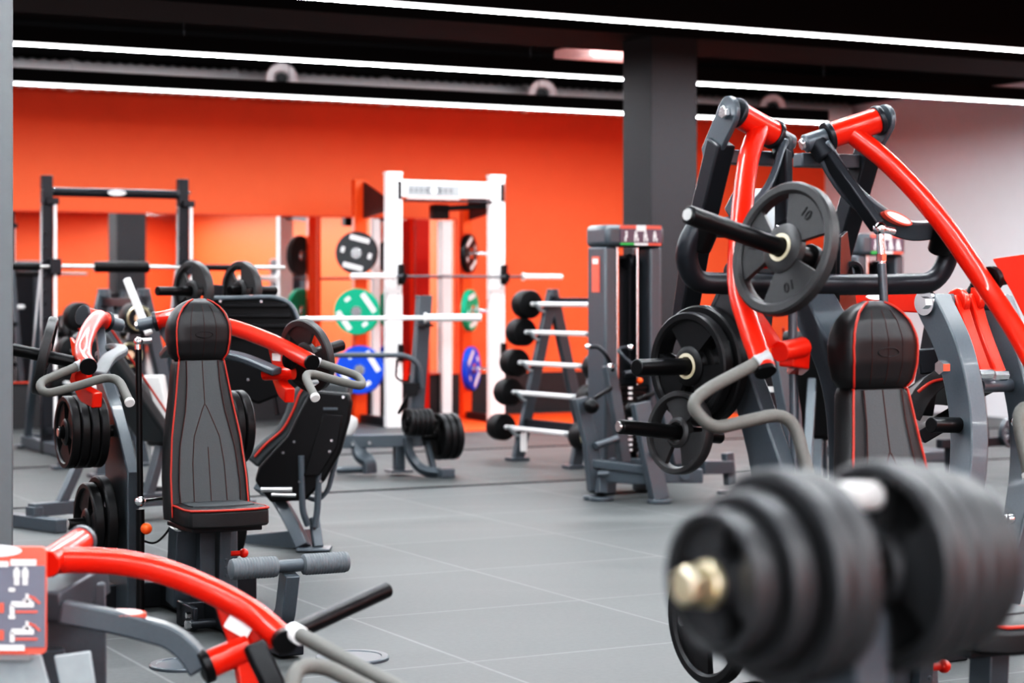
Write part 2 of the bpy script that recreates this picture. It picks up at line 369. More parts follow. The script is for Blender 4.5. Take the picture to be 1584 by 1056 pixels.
# ------------------------------------------------------------------ upholstered chassis shared by the two press machines
def sup(w, t, z, y, ex=4.5, n=28, tilt=0):
    r = []
    for k in range(n):
        a = 2 * math.pi * k / n; c, s = math.cos(a), math.sin(a)
        r.append(V((w * math.copysign(abs(c) ** (2 / ex), c), y + t * math.copysign(abs(s) ** (2 / ex), s), z)))
    return r
def lerp(tab, z):
    for (z0, v0), (z1, v1) in zip(tab, tab[1:]):
        if z <= z1: return v0 + (v1 - v0) * max(0, (z - z0) / (z1 - z0))
    return tab[-1][1]
def chassis(t, storage, post, rear=1.0, rw=.30, sl=1.):
    TH = .046
    BW = [(.40, .168), (.55, .165), (.70, .150), (.85, .122), (.95, .106), (1.0, .097)]
    BY = lambda z: -.115 * (1 - (z - .40) / .60) + .03
    zs = [.395, .40, .41, .43] + [.46 + .03 * k for k in range(18)] + [.985, .995, 1.0]
    rings = []
    for z in zs:
        k = min(1, max(.72, 1 - (.43 - z) * 8)) if z < .43 else (1 if z < .98 else 1 - (z - .98) * 9)
        rings.append(sup(lerp(BW, z) * (k if z > .5 else 1), TH * k, z, BY(z)))
    br = MB().loft(rings).build('backrest', VBK, t)
    cp = MB(); rows = []
    PW = [(.40, .118), (.52, .122), (.66, .110), (.80, .078), (.90, .066), (1.0, .063)]
    for k in range(30):
        z = .43 + .555 * k / 29; w = lerp(PW, z); y = BY(z) - TH
        rows.append([V((w * j / 8, y - .004 + .0035 * abs(j / 8) ** 3, z)) for j in range(-8, 9)] + [V((w * j / 8, y + .02, z)) for j in range(8, -9, -1)])
    MB().loft(rows).build('centre_panel', VGR, br)
    st = MB()
    def seamline(fx, z0, z1, r=.0016):
        pts = []
        for k in range(24):
            z = z0 + (z1 - z0) * k / 23; pts.append(V((fx(z), BY(z) - TH - .0043, z)))
        st.sweep(pts, circ(r, 6))
    for s in (-1, 1):
        seamline(lambda z: s * lerp(PW, z) * .985, .43, .985, .002)
        seamline(lambda z: s * lerp([(.40, .066), (.60, .062), (.70, .05), (.80, .012), (.82, .002), (1.0, .001)], z), .43, .82)
    seamline(lambda z: 0, .82, .985); seamline(lambda z: .002, .43, .66)
    st.build('seam', STI, br)
    pp = MB()
    for s in (-1, 1):
        pts = [V((s * lerp(BW, z) * .90, BY(z) - TH * .93, z)) for z in [.405 + .58 * k / 30 for k in range(31)]]
        pts += [V((s * .080, BY(.99) - .02, .999)), V((s * .068, BY(.99) + .005, 1.0))]
        pp.sweep(pts, circ(.0033, 8))
    pp.each('piping', PIP, br)
    # headrest: rolled cushion
    HW = [(.99, .104), (1.01, .117), (1.05, .124), (1.10, .127), (1.135, .121), (1.165, .107), (1.19, .086), (1.209, .058), (1.222, .022)]
    HT = [(.99, .04), (1.01, .056), (1.06, .068), (1.12, .068), (1.17, .054), (1.205, .032), (1.222, .012)]
    rings = [sup(lerp(HW, z), lerp(HT, z), z, .02, 3.2) for z in [.99, .995, 1.003, 1.012] + [1.02 + .01 * k for k in range(16)] + [1.175, 1.185, 1.193, 1.2, 1.206, 1.212, 1.217, 1.221]]
    hr = MB().loft(rings).build('headrest', VSH, t)
    hp = MB(); sm = MB()
    zl = [.992 + .226 * k / 32 for k in range(33)]
    for s in (-1, 1):
        pts = [V((s * lerp(HW, z) * .84, .02 - lerp(HT, z) * .84 - .001, z)) for z in zl]
        hp.sweep(pts, circ(.0033, 8))
        for f in (.25, .55):
            pass
    hp.each('piping', PIP, hr)
    for f in (-.42, 0, .38):
        pts = [V((f * lerp(HW, z), .02 - lerp(HT, z) * (1 - abs(f) ** 3.2) ** (1 / 3.2) - .0004, z)) for z in zl[1:-3]]
        sm.sweep(pts, circ(.0009, 5))
    sm.build('seam', STI, hr)
    em = MB(); rr = [V((.034 * math.cos(a), .02 - .0693 - .0005 + .001 * abs(math.cos(a)), 1.085 + .012 * math.sin(a))) for a in [2 * math.pi * k / 24 for k in range(25)]]
    em.sweep(rr, circ(.0013, 6)); em.build('embossed_emblem', VBK, hr)
    # seat
    out = [(-.140, -.02), (-.15, -.16), (-.160, -.29), (-.152, -.335), (-.09, -.362), (0, -.37), (.09, -.362), (.152, -.335), (.160, -.29), (.15, -.16), (.140, -.02)]
    dz = .018; out = [(x, -.02 + (y + .02) * sl) for x, y in out]
    s_ = MB(); s_.loft([[V((x * .96, y, .365 + dz)) for x, y in out], [V((x, y, .375 + dz)) for x, y in out], [V((x, y, .42 + dz)) for x, y in out], [V((x * .95, y * .96, .437 + dz)) for x, y in out]])
    se = s_.build('seat', VBK, t, .008)
    MB().loft([[V((x * .78, y * .80, z)) for x, y in out] for z in (.43 + dz, .4415 + dz)]).build('centre_panel', VGR, se)
    MB().tube([V((x * .985, y * .990 - .001, .431 + dz)) for x, y in out], .0042).build('piping', PIP, se)
    sp = MB(); sp.box((0, -.02 - .14 * sl, .373), (.27, .30 * sl, .018)); sp.build('seat_plate', GRD, t, .004)
    sp = MB(); sp.beam((-.07, -.02, .35), (-.07, .02, .06), .09, .10, (0, 1, 0)); sp.beam((.05, -.12, .35), (.05, -.10, .08), .045, .06, (0, 1, 0)); sp.box((-.01, -.09, .20), (.06, .05, .30))
    for z in (.18, .21, .24): sp.disc((.05, -.155, z), (0, 1, 0), .006, .004)
    sp.build('seat_post', [GRA], t, .004)
    if sl > 1: MB().beam((.02, -.42, .37), (.02, -.40, .06), .06, .08, (0, 1, 0)).build('seat_leg', GRA, t, .004)
    MB().tube([(.05, -.10, .255), (.13, -.11, .255)], .010).ball((.135, -.11, .255), .018).build('adjust_knob', RED, t)
    # backrest carrier
    bc = MB(); bc.beam((0, .09, .38), (0, .11, 1.12), .07, .05, (0, 1, 0)); bc.box((0, .075, .6), (.2, .03, .05)); bc.box((0, .085, .95), (.12, .04, .05))
    bc.build('backrest_carrier', GRD, t, .004)
    # base frame
    bf = MB(); bf.beam((0, -.95, .055), (0, rear, .055), .09, .09); bf.beam((-.36, .4, .05), (.36, .4, .05), .10, .10); bf.beam((-rw, rear - .02, .05), (rw, rear - .02, .05), .09, .10)
    bf.beam((-.13, -.14, .05), (.13, -.14, .05), .07, .09)
    for x in (-.12, .12): bf.beam((x, -.14, .05), (x, -.30, .05), .02, .085)
    bf.tube([(-.14, -.29, .03), (.14, -.29, .03)], .018)
    bf.build('base_frame', GRD, t, .006)
    bo = MB()
    for x in (-.145, .145):
        bo.disc((x, -.29, .03), (1, 0, 0), .018, .02, 6); bo.disc((x, -.29, .065), (1, 0, 0), .012, .016, 6)
    bo.each('bolt', CHR, t)
    # foot roller on a short mast in front of the seat
    fr = MB(); fr.bar([(0, -.60, .06), (0, -.88, .12), (0, -.93, .29)], .05, .07, .05); fr.tube([(-.2, -.93, .315), (.2, -.93, .315)], .022)
    f_ = fr.build('footrest', GRA, t, .003)
    for s in (-1, 1):
        pts = []; sc = []
        for k in range(33):
            f = k / 32; pts.append((s * (.045 + .17 * f), -.93, .315)); e = min(1, .75 + f * 6, .70 + (1 - f) * 7)
            sc.append(e * (1.0 if k % 2 else .93))
        MB().sweep(pts, circ(.037, 20), scale=sc).build('ribbed_roller', FOAM, f_)
    for s in (-1, 1):
        up = MB(); up.prism([(s * .20, y, z) for y, z in post], (.05, 0, 0))
        up.build('upright_post', GRA, t, .006)
        for (z, x0, x1l, x1r) in storage:
            x1 = x1l if s < 0 else x1r
            h = MB().tube([(s * x0, .4, z), (s * x1, .4, z)], .0235, n=18).disc((s * x0, .4, z), (1, 0, 0), .038, .014)
            h = h.build('storage_horn', BLK, t, .003)
            MB().disc((s * x1, .4, z), (1, 0, 0), .016, .006).build('horn_end_cap', STL, h)

def press_arm(t, s, spec):
    """one lever: red tube with pivot sleeve, bracket, black end cap, weight horn and bent grip"""
    m = lambda p: V((s * p[0], p[1], p[2]))
    L = [m(p) for p in spec['tube']]; a, b = m(spec['piv'][0]), m(spec['piv'][1])
    mb = MB(); RT = spec.get('r', .029); mb.sweep(spline(L), circ(RT, 18)); mb.tube([a, b], max(.037, RT + .005), n=20)
    if s > 0 and 'bracket_r' in spec: mb.prism(spec['bracket_r'], (.012, .004, 0))
    else:
        mb.prism([m(p) for p in spec['bracket']], (s * .012, .004, 0))
        c0, c1 = m(spec['cyl'][0]), m(spec['cyl'][1]); mb.tube([c0, c1], .027, n=16)
    if 'arm_web' in spec and s < 0: mb.bar([m(p) for p in spec['arm_web']], .03, .05)
    arm = mb.build('press_arm', RED, t, .003)
    d = (L[-1] - L[-2]).normalized()
    MB().disc(L[-1] + d * .004, d, RT * .97, .014).build('end_cap', BLK, arm, .002)
    e = MB(); dd = (b - a).normalized()
    for q in (a, b): e.disc(q, dd, .043, .016)
    e.each('pivot_ring', GRD, arm, .003)
    k = MB(); k.tube([a - dd * .075, a - dd * .008], .027); k.build('pivot_pin', GRA, arm, .003)
    k = MB(); k.disc(a - dd * .08, dd, .017, .016, 6); k.build('pivot_bolt', CHR, arm, .002)
    hp = [m(p) for p in spec['horn']]
    if s > 0 and 'far' in spec: hp = [m(p) for p in spec['far']]
    h = MB().tube(hp, .0235, n=18); hd = (hp[-1] - hp[0]).normalized(); h.disc(hp[0] + hd * .01, hd, .036, .02)
    h.build('weight_horn', BLK, arm, .003)
    MB().disc(hp[-1] + hd * .001, hd, .015, .006).build('horn_end_cap', STL, arm)
    g = [m(p) for p in spec['grip']]
    c = (g[1] - g[0]).normalized()
    MB().tube([g[0] - c * .03, g[0] + c * .012], .0195).build('grip_collar', LGR, arm, .002)
    MB().tube(g, .0165, .075, 14).build('handle_grip', GRIP, arm)
    ge = (g[-1] - g[-2]).normalized()
    MB().disc(g[-1] + ge * .004, ge, .0185, .016).build('grip_end_cap', PGR, arm, .003)
    if 'sticker' in spec:
        sm = MB(); q, w, hh = spec['sticker']; q = m(q); sm.box(q, (.004 if False else .008, w, hh)); 
        return arm
    return arm

# ================================================================== machine on the left (sharp)
OL = V((-1.19, 7.6, 0))
L = T('chest_press_machine', 'sharp black and red seated press machine with grey-panelled backrest, left of the open floor', 'exercise machine', OL)
chassis(L, [(.70, .19, .44, .35), (.34, .19, .40, .31)], [(.50, 0), (.20, 0), (.20, .55), (.33, .70), (.44, .81), (.60, .93), (.68, .93), (.52, .72), (.50, .5)])
SPL = dict(r=.033, tube=[(.128, .876, 1.125), (.19, .72, 1.14), (.30, .46, 1.10), (.385, .24, 1.045), (.428, .09, 1.0), (.443, -.03, .972)],
           piv=[(.105, .885, 1.122), (.22, .84, 1.15)],
           bracket=[(.41, .14, 1.02), (.40, .36, 1.07), (.405, .26, .92), (.41, .17, .89)],
           cyl=[(.43, .12, .925), (.34, .22, .92)],
           horn=[(.40, .115, .970), (.67, .20, 1.032)],
           grip=[(.475, -.01, .972), (.635, -.055, .915), (.63, -.115, .875), (.52, -.115, .90), (.365, -.127, .945), (.36, -.27, .85)])
SPL['sticker'] = 1, 1, 1
for s in (-1, 1):
    sp = dict(SPL); sp.pop('sticker')
    arm = press_arm(L, s, sp)
    oval_ = MB(); oval_.box((s * .41 - .009, .24, .985), (.006, .10, .030)); oval_.build('white_sticker', PAPER, arm)
    bx = MB(); bx.bar([(s * .41, .26, .93), (s * .40, .16, .86), (s * .385, .05, .84)], .04, .06, .02); bx.build('stop_block', RED, arm, .006)
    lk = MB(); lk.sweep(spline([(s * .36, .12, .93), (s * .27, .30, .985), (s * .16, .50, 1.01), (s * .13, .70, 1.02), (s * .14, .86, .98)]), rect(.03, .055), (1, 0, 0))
    lk.build('linkage_arm', mat('lit_graphite_coat', (.125, .135, .145), .45) if s < 0 else GRA, L, .008)  # highlight on the left link is put into a lighter grey
    bk = MB(); bk.beam((s * .19, .62, .88), (s * .14, .87, 1.10), .035, .06)
    bk.beam((s * .19, .62, .88), (s * .19, .50, .80), .05, .07)
    bk.build('pivot_bracket', GRA, L, .004)
ar = MB(); p0, p1, p2 = L.px(214, 528, 7.55), L.px(217, 775, 7.55), L.px(219, 835, 7.55)
ar.tube([p0, p1], .0115); rod = ar.build('adjust_rod', BLK, L)
jb = MB(); jb.tube([p0 + V((0, 0, -.03)), p0 + V((0, 0, .01))], .014); jb.tube([p0, p0 + V((.05, .0, .004))], .011); jb.ball(p0, .018); jl = MB(); jl.ball(p1, .022); jl.tube([p1, p1 + V((.11, .02, .005))], .008); jl.build('lower_joint', CHR, rod)
jb.build('ball_joint', CHR, rod)
MB().tube([p1 + V((0, 0, -.03)), p1 + V((0, 0, -.42))], .016).build('gas_cylinder', BLK, rod)
MB().ball(p2 + V((.012, -.02, .045)), .022).build('orange_knob', ORA, rod)
MB().tube([p2 + V((.0, 0, 0)), p2 + V((.05, 0, -.02)), p2 + V((.10, 0, .02)), p2 + V((.15, .02, .10))], .004, .05).build('release_cable', BLK, rod)

def stack(t, side, z, x0, th, rs, labels, style='spoke', m=IRON, b=.4, gap=.004):
    for i, (R, lab) in enumerate(zip(rs, labels)):
        x = side * (x0 + (th + gap) * i)
        plate(t.w((x, b, z)), t.d((side, 0, 0)), R, th, lab, m, style, roll=.4 + i * .9 if R < .16 else .5)
stack(L, -1, .70, .290, .034, [.142] * 4, ['innermost of four black plates on the chest press, upper left horn', 'second innermost of four black plates on the chest press, upper left horn',
      'second outermost of four black plates on the chest press, upper left horn', 'outermost of four black plates on the chest press, upper left horn, spokes showing'])
stack(L, -1, .34, .272, .042, [.185, .16], ['larger black plate behind another on the lower left horn of the chest press', 'outer spoked black plate on the lower left horn of the chest press'])
stack(L, 1, .70, .262, .036, [.148] * 2, ['inner black plate right of the grey backrest, upper right horn', 'outer black plate right of the grey backrest, upper right horn'])
stack(L, 1, .34, .255, .042, [.175], ['large black plate on the lower right horn, beneath the seat of the chest press'])
hd = V((.25, .08, .06)).normalized()
plate(L.w(V((.40, .115, .970)) + hd * .105), L.d(hd), .150, .034, 'spoked plate on the chest press arm, in front of the leg press platform', IRON2)
hd2 = V((-.25, .08, .06)).normalized()
plate(L.w(V((-.40, .115, .970)) + hd2 * .165), L.d(hd2), .150, .034, 'grey-black plate on the chest press arm beside the grey pillar', IRON2)

# ================================================================== machine on the right (sharp)
OR_ = V((.972, 5.3, 0))
R_ = T('pulldown_machine', 'large red and graphite lever pulldown machine with round black headrest, right of the column', 'exercise machine', OR_)
chassis(R_, [(.34, .19, .36, .33)], [(.20, 0), (.0, 0), (.05, .55), (.13, .795), (.247, .985), (.33, 1.10), (.45, 1.12), (.36, .98), (.28, .80), (.20, .5)], .62, .12, 1.75)
SPR = dict(bracket_r=[R_.px(x, y, 5.55) for x, y in ((1536, 400), (1620, 388), (1650, 520), (1600, 520), (1565, 450))],
           arm_web=[(.385, .06, 1.33), (.35, -.075, 1.33), (.30, -.1237, 1.3275)], far=[(.43, .05, 1.28), (.62, .10, 1.30)],
           tube=[(.155, .322, 1.70), (.245, .245, 1.60), (.33, .150, 1.455), (.41, .05, 1.27), (.435, -.04, 1.15), (.443, -.115, 1.05)],
           piv=[(.095, .342, 1.686), (.245, .306, 1.735)],
           bracket=[(.425, .02, 1.22), (.44, -.06, 1.10), (.30, .02, 1.10), (.25, .10, 1.12), (.33, .08, 1.20)],
           cyl=[(.33, -.02, 1.09), (.22, .03, 1.10)],
           horn=[(.30, -.1237, 1.3275), (.72, -.192, 1.430)],
           grip=[(.455, -.11, 1.07), (.60, -.085, 1.00), (.645, -.085, .965), (.60, -.11, .905), (.365, -.122, .945), (.355, -.19, .76)])
for s in (-1, 1):
    arm = press_arm(R_, s, SPR)
    bk = MB()
    # black pulldown uprights leaning back from the pivot, with the flat pivot clamp on top
    bk.sweep([(s * .255, .36, 1.66), (s * .25, .50, 1.36), (s * .235, .58, 1.16), (s * .21, .42, .98)], rect(.062, .06), (1, 0, 0))
    bk.build('upright_post', GRD, R_, .006)
    cl = MB(); cl.prism([(s * .266, .306 + .046 * math.cos(q), 1.735 + .046 * math.sin(q)) for q in [math.radians(225 - 180 * k / 10) for k in range(11)]] + [(s * .266, .435, 1.645), (s * .266, .42, 1.60), (s * .266, .37, 1.60)], (.016, 0, 0))
    cl.beam((s * .265, .39, 1.62), (s * .03, .40, 1.62), .05, .04)
    c_ = cl.build('pivot_clamp', GRA, R_, .004)
    MB().disc((s * .282, .306, 1.735), (1, 0, 0), .019, .016, 6).build('clamp_bolt', CHR, c_, .002)
    lk = MB(); lk.sweep(spline([(s * .06, .33, 1.66), (s * .13, .30, 1.54), (s * .22, .27, 1.46), (s * .31, .25, 1.42), (s * .40, .22, 1.425)]), rect(.022, .058), (0, -.3, 1))
    lkk = lk.build('linkage_arm', GRA, R_, .006)
    if s > 0:
        ov = MB(); oval(ov, (.25, .232, 1.452), (0, -1, .15), (.35, 0, 1), .10, .03, .02); ov.build('oval_badge', SAL, lkk)
        ov = MB(); oval(ov, (.25, .230, 1.452), (0, -1, .15), (.35, 0, 1), .085, .02, .022); ov.build('badge_print', PAPER, lkk)
    lv = MB(); lv.beam((s * .075, .32, 1.63), (s * .16, .20, 1.425), .028, .05, (0, -1, 0)); lv.tube([(s * .06, .35, 1.67), (s * .075, .32, 1.62)], .03)
    lv.build('rocker_lever', GRD, R_, .006)
    ct = MB(); ct.sweep([V((s * .40, .20, 1.43)), V((s * .41, .24, 1.36))], circ(.034, 16)); ct.build('stop_bumper', BLK, R_, .006)
    # long adjusting rods with steel heads beside the headrest
    rd = MB(); q0 = V((s * .15, .18, 1.42)); q1 = V((s * .17, .13, .62))
    rd.tube([q0 + (q1 - q0) * .12, q1], .0125); rr = rd.build('adjust_rod', GRA, R_)
    j = MB(); j.tube([q0, q0 + (q1 - q0) * .13], .011); j.ball(q0, .019); j.disc(q0 + (q1 - q0) * .10, (0, 0, 1), .015, .02, 6); j.tube([q0, q0 + V((s * .05, .0, -.006))], .010); j.build('ball_joint', CHR, rr)
    gp = MB(); gp.prism([(s * .10, .30, 1.40), (s * .17, .36, 1.42), (s * .25, .42, 1.20), (s * .25, .42, 1.0), (s * .12, .34, 1.05)], (.0, .02, 0)); gp.lathe([(.020, -.014), (.034, -.014), (.034, .014), (.020, .014)], (s * .20, .37, 1.30), (0, 1, 0), closed=True)
    gp.build('gusset_plate', GRD, R_, .003)
    if s < 0: sb = MB(); sb.bar([(s * .28, .02, 1.08), (s * .20, .06, 1.07), (s * .15, .16, 1.05)], .045, .06, .02); sb.build('stop_block', RED, R_, .006)
bb = MB(); bb.sweep(spline([(0, .62, 1.52), (0, .45, 1.36), (0, .24, 1.16), (0, .12, .95), (0, .10, .60), (0, .12, .06)]), rect(.085, .11), (1, 0, 0)); bb.build('backbone', GRA, R_, .006)
MB().tube([(-.40, .22, 1.45), (-.455, .24, 1.36), (-.415, .26, 1.27), (-.20, .27, 1.265), (.20, .27, 1.265), (.415, .26, 1.27), (.455, .24, 1.36), (.40, .22, 1.43)], .030, .11, 16).build('bumper_hoop', GRD, R_)
hd = V((-.92, -.15, .225)).normalized()
plate(R_.w(V((-.40, -.14, 1.352))), R_.d(hd), .172, .034, 'big spoked plate marked 10, high on the upper horn of the pulldown machine', IRON2, roll=math.radians(-30), ring=BRS, mark=('10', BLK))
# side storage with two large plates
sd = MB(); sd.tube([(-.22, .42, 1.04), (-.53, .36, 1.04)], .0235); sd.tube([(-.22, .42, .84), (-.60, .33, .885)], .02); h = sd.build('storage_horn', BLK, R_, .003)
MB().disc((-.603, .33, .885), (1, 0, 0), .014, .006).build('horn_end_cap', STL, h)
sx = V((-.31, -.06, 0)).normalized()
plate(R_.w(V((-.22, .42, 1.04)) + sx * .072), R_.d(sx), .168, .036, 'rear black plate of the pair on the side horn of the pulldown machine')
plate(R_.w(V((-.22, .42, 1.04)) + sx * .112), R_.d(sx), .150, .036, 'front spoked black plate of the pair on the side horn of the pulldown machine', ring=BRS)
lx = V((-.38, -.09, .045)).normalized()
plate(R_.w(V((-.22, .42, .84)) + lx * .162), R_.d(lx), .115, .034, 'lower spoked black plate with bright rim under the side pair of the pulldown machine', IRON2)
stack(R_, -1, .34, .27, .042, [.185], ['black plate near the floor on the lower left horn of the pulldown machine'])
stack(R_, 1, .34, .262, .042, [.175], ['black plate near the floor on the lower right horn of the pulldown machine'])

# ================================================================== blurred dumbbell close to the camera, on a stand
DL = P(1098, 903, 2.1); KX = .87
D = T('dumbbell', 'blurred black loadable dumbbell with stepped plates and brass end nut, foreground', 'dumbbell', (DL.x, DL.y, DL.z), YAW + .10)
for (x0, x1, r, st_) in ((0, .040, .078, 'spoke'), (.044, .084, .096, 'solid'), (.090, .126, .118, 'solid'), (.130, .166, .115, 'solid'),
                    (.266, .304, .119, 'spoke'), (.308, .344, .116, 'solid'), (.348, .386, .110, 'solid'), (.390, .424, .100, 'solid')):
    x0 *= KX; x1 *= KX; o = plate(((x0 + x1) / 2, 0, 0), (-1, 0, 0), r, x1 - x0, None, DBL, st_, roll=.6, parent=D, name='plate')
hb = MB(); hb.tube([(-.01, 0, 0), (.37, 0, 0)], .0155); hb.build('handle', IRON, D)
MB().tube([(.14, 0, .083), (.240, 0, .080)], .0165, n=18).build('spacer_bar', PGR, D, .004)
en = MB(); en.disc((-.002, 0, 0), (1, 0, 0), .025, .014, 24); en.lathe([(.021, -.03), (.024, 0), (.018, .012)], (-.008, 0, 0), (1, 0, 0), 6); en.tube([(-.032, 0, 0), (0, 0, 0)], .012)
en.build('end_nut', GOLD, D, .002)
hn = MB(); hn.disc((.36, 0, 0), (1, 0, 0), .026, .02, 6); hn.build('end_nut', GOLD, D, .002)
S = T('dumbbell_stand', 'dark stand under the blurred foreground dumbbell', 'stand', (DL.x, DL.y, 0), YAW + .10)
sm = MB(); zb = DL.z
sm.prism([(.188, -.05, zb - .045), (.188, -.012, zb - .0175), (.188, .012, zb - .0175), (.188, .05, zb - .045), (.188, .05, zb - .16), (.188, -.05, zb - .16)], (.05, 0, 0))
sm.build('cradle', GRA, S, .004)
sm = MB(); sm.beam((.188, 0, zb - .15), (.188, 0, .04), .06, .06, (0, 1, 0)); sm.beam((.188, -.30, .03), (.188, .30, .03), .08, .06); sm.beam((-.05, 0, .03), (.5, 0, .03), .07, .06)
sm.build('pedestal', GRD, S, .005)

# ================================================================== machine at bottom left
FL = T('lever_row_machine', 'foreground red and graphite lever machine with instruction placard, bottom left corner', 'exercise machine', (P(60, 900, 4.35).x, 4.35, 0))
f = FL.px
arm_pts = [f(74, 868, 4.45), f(120, 866, 4.45), f(190, 870, 4.44), f(260, 886, 4.43), f(330, 915, 4.42), f(390, 948, 4.41), f(436, 986, 4.38)]
mb = MB(); mb.sweep(spline(arm_pts), circ(.029, 20)); mb.tube([f(72, 872, 4.40), f(126, 836, 4.62)], .031, n=20)
mb.prism([f(326, 918, 4.44), f(428, 968, 4.42), f(424, 1000, 4.42), f(398, 1012, 4.42), f(352, 992, 4.43)], (.0, .014, 0))
mb.tube([f(318, 1030, 4.38), f(385, 1000, 4.42)], .031, n=20); mb.beam(f(376, 1000, 4.42), f(392, 1090, 4.40), .05, .03, (0, 1, 0))
arm = mb.build('lever_arm', RED, FL, .003)
d = (arm_pts[-1] - arm_pts[-2]).normalized()
cd = FL.I.to_3x3() @ V((.35, -1, -.15)).normalized()
MB().disc(arm_pts[-1] + cd * .022, cd, .0275, .03).build('end_cap', BLK, arm, .002)
e = MB(); q0, q1 = f(72, 872, 4.40), f(126, 836, 4.62); e.disc(q1, q1 - q0, .036, .016); e.build('pivot_ring', GRA, arm, .003)
e = MB(); q0, q1 = f(318, 1030, 4.38), f(385, 1000, 4.42); e.disc(q0, q1 - q0, .038, .022); e.build('joint_cap', BLK, arm, .004)
e = MB(); e.disc(q0 - (q1 - q0).normalized() * .014, q1 - q0, .010, .01); e.build('joint_bolt', CHR, arm)
st = MB(); c_ = f(366, 968, 4.42); ex = (f(386, 980, 4.42) - f(346, 957, 4.42)).normalized(); ez = V((0, 0, 1)); ez = (ez - ex * ez.dot(ex)).normalized(); ny = ex.cross(ez)
st.prism([c_ + ex * a + ez * b_ - V((0, .010, 0)) for a, b_ in ((-.028, -.016), (.028, -.016), (.028, .016), (-.028, .016))], (0, .006, 0)); st.build('white_sticker', PAPER, arm)
h0, h1 = f(446, 982, 4.42), f(598, 912, 4.75)
MB().tube([h0, h1], .0195, n=18).build('weight_horn', BLK, arm, .003)
g = [f(462, 980, 4.34), f(590, 1050, 4.16), f(640, 1076, 4.10), f(632, 1098, 4.05), f(500, 1028, 4.10), f(455, 1032, 4.05), f(450, 1095, 3.98)]
MB().tube(g, .0168, .06, 14).build('handle_grip', GRIP, arm)
MB().tube([f(452, 976, 4.37), f(466, 984, 4.335)], .021).build('grip_collar', WHT, arm, .002)
mb = MB(); mb.sweep(fillet([f(96, 945, 4.40), f(200, 965, 4.40), f(268, 985, 4.39), f(296, 1010, 4.385), f(312, 1036, 4.38)], .06), rect(.042, .05), (0, 0, 1))
lk = mb.build('linkage_arm', GRA, FL, .005)
dv = (f(200, 965, 4.40) - f(150, 955.5, 4.40)).normalized(); an = FL.I.to_3x3() @ V((0, -.25, 1)); ub = an.cross(dv)
ov = MB(); oval(ov, f(190, 953, 4.40), an, ub, .105, .040, .020); ov.build('oval_badge', SAL, lk)
ov = MB(); oval(ov, f(190, 952.5, 4.40), an, ub, .088, .028, .022); ov.build('badge_print', PAPER, lk)
MB().bar([f(392, 995, 4.30), f(428, 1070, 4.26), f(436, 1150, 4.25)], .05, .03, .03, (0, 1, 0)).build('stop_bar', BLK, FL, .008)
mb = MB(); mb.beam(f(70, 938, 4.42), f(146, 893, 4.60), .085, .07); mb.beam(f(110, 900, 4.55), f(112, 1320, 4.55), .14, .09, (0, 1, 0))
mb.beam(f(20, 1005, 4.44), f(20, 1320, 4.44), .22, .07, (0, 1, 0)); mb.beam(f(-40, 1000, 4.44), f(150, 990, 4.58), .07, .08)
mb.build('main_post', GRA, FL, .006)
SHP = mat('top_lit_grey', (.30, .34, .355), .4, .1)  # light from above is put into the panels' paler grey
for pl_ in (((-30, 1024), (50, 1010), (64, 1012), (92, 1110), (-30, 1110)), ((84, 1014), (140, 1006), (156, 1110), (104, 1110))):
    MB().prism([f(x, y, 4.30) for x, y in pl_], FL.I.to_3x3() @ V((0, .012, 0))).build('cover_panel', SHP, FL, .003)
mb = MB(); a_ = FL.l((-1.35, 4.3, .05)); b2 = FL.l((-.85, 4.6, .05)); mb.beam(a_, b2, .1, .1); mb.beam(FL.l((-1.1, 4.1, .05)), FL.l((-1.15, 5.0, .05)), .1, .1); mb.build('base_frame', GRA, FL, .006)
# placard
SG = FL
pc = P(0, 928, 4.25); W_ = (72 - (-72)) / F * 4.25; H_ = (1006 - 840) / F * 4.25
def loc2(x, z, dy=0): return SG.l(pc + V((x, dy, z)))
def rr_poly(w, h, r, x0=0, z0=0, dy=0):
    out = []
    for cx, cz, a0 in ((w / 2 - r, h / 2 - r, 0), (-w / 2 + r, h / 2 - r, 90), (-w / 2 + r, -h / 2 + r, 180), (w / 2 - r, -h / 2 + r, 270)):
        for k in range(6):
            a = math.radians(a0 + 18 * k); out.append(loc2(x0 + cx + r * math.cos(a), z0 + cz + r * math.sin(a), dy))
    return out
yl = SG.I.to_3x3() @ V((0, 1, 0))
pm = MB().prism(rr_poly(W_, H_, .012), yl * .012); pl = pm.build('instruction_placard', SAL, FL, .001)
mid = MB().prism(rr_poly(W_ - .002, H_ * .76, .002, 0, -.012, -.008), yl * .004); mid.build('placard_print', PLAC, pl)
ic = MB()
def quad(x, z, w, h, dy=-.012, rot=0):
    c, s_ = math.cos(rot), math.sin(rot)
    ic.prism([loc2(x + a * c - b_ * s_, z + a * s_ + b_ * c, dy) for a, b_ in ((-w / 2, -h / 2), (w / 2, -h / 2), (w / 2, h / 2), (-w / 2, h / 2))], yl * .002)
k_ = 4.25 / F
def PX(x, y): return (x - 0) * k_, (928 - y) * k_
def q_(x0, y0, x1, y1, rot=0):
    a, b_ = PX((x0 + x1) / 2, (y0 + y1) / 2); quad(a, b_, abs(x1 - x0) * k_, abs(y1 - y0) * k_, rot=rot)
q_(-60, 867, 15, 875); q_(19, 864, 58, 873)
for x in (28, 41):                              # the two white figures
    a, b_ = PX(x, 878); ic.prism([loc2(a + .0035 * math.cos(t_), b_ + .0035 * math.sin(t_), -.012) for t_ in [k * math.pi / 6 for k in range(12)]], yl * .002)
    q_(x - 4.5, 880, x + 4.5, 892); q_(x - 3.5, 891, x - .3, 903); q_(x + .3, 891, x + 3.5, 903)
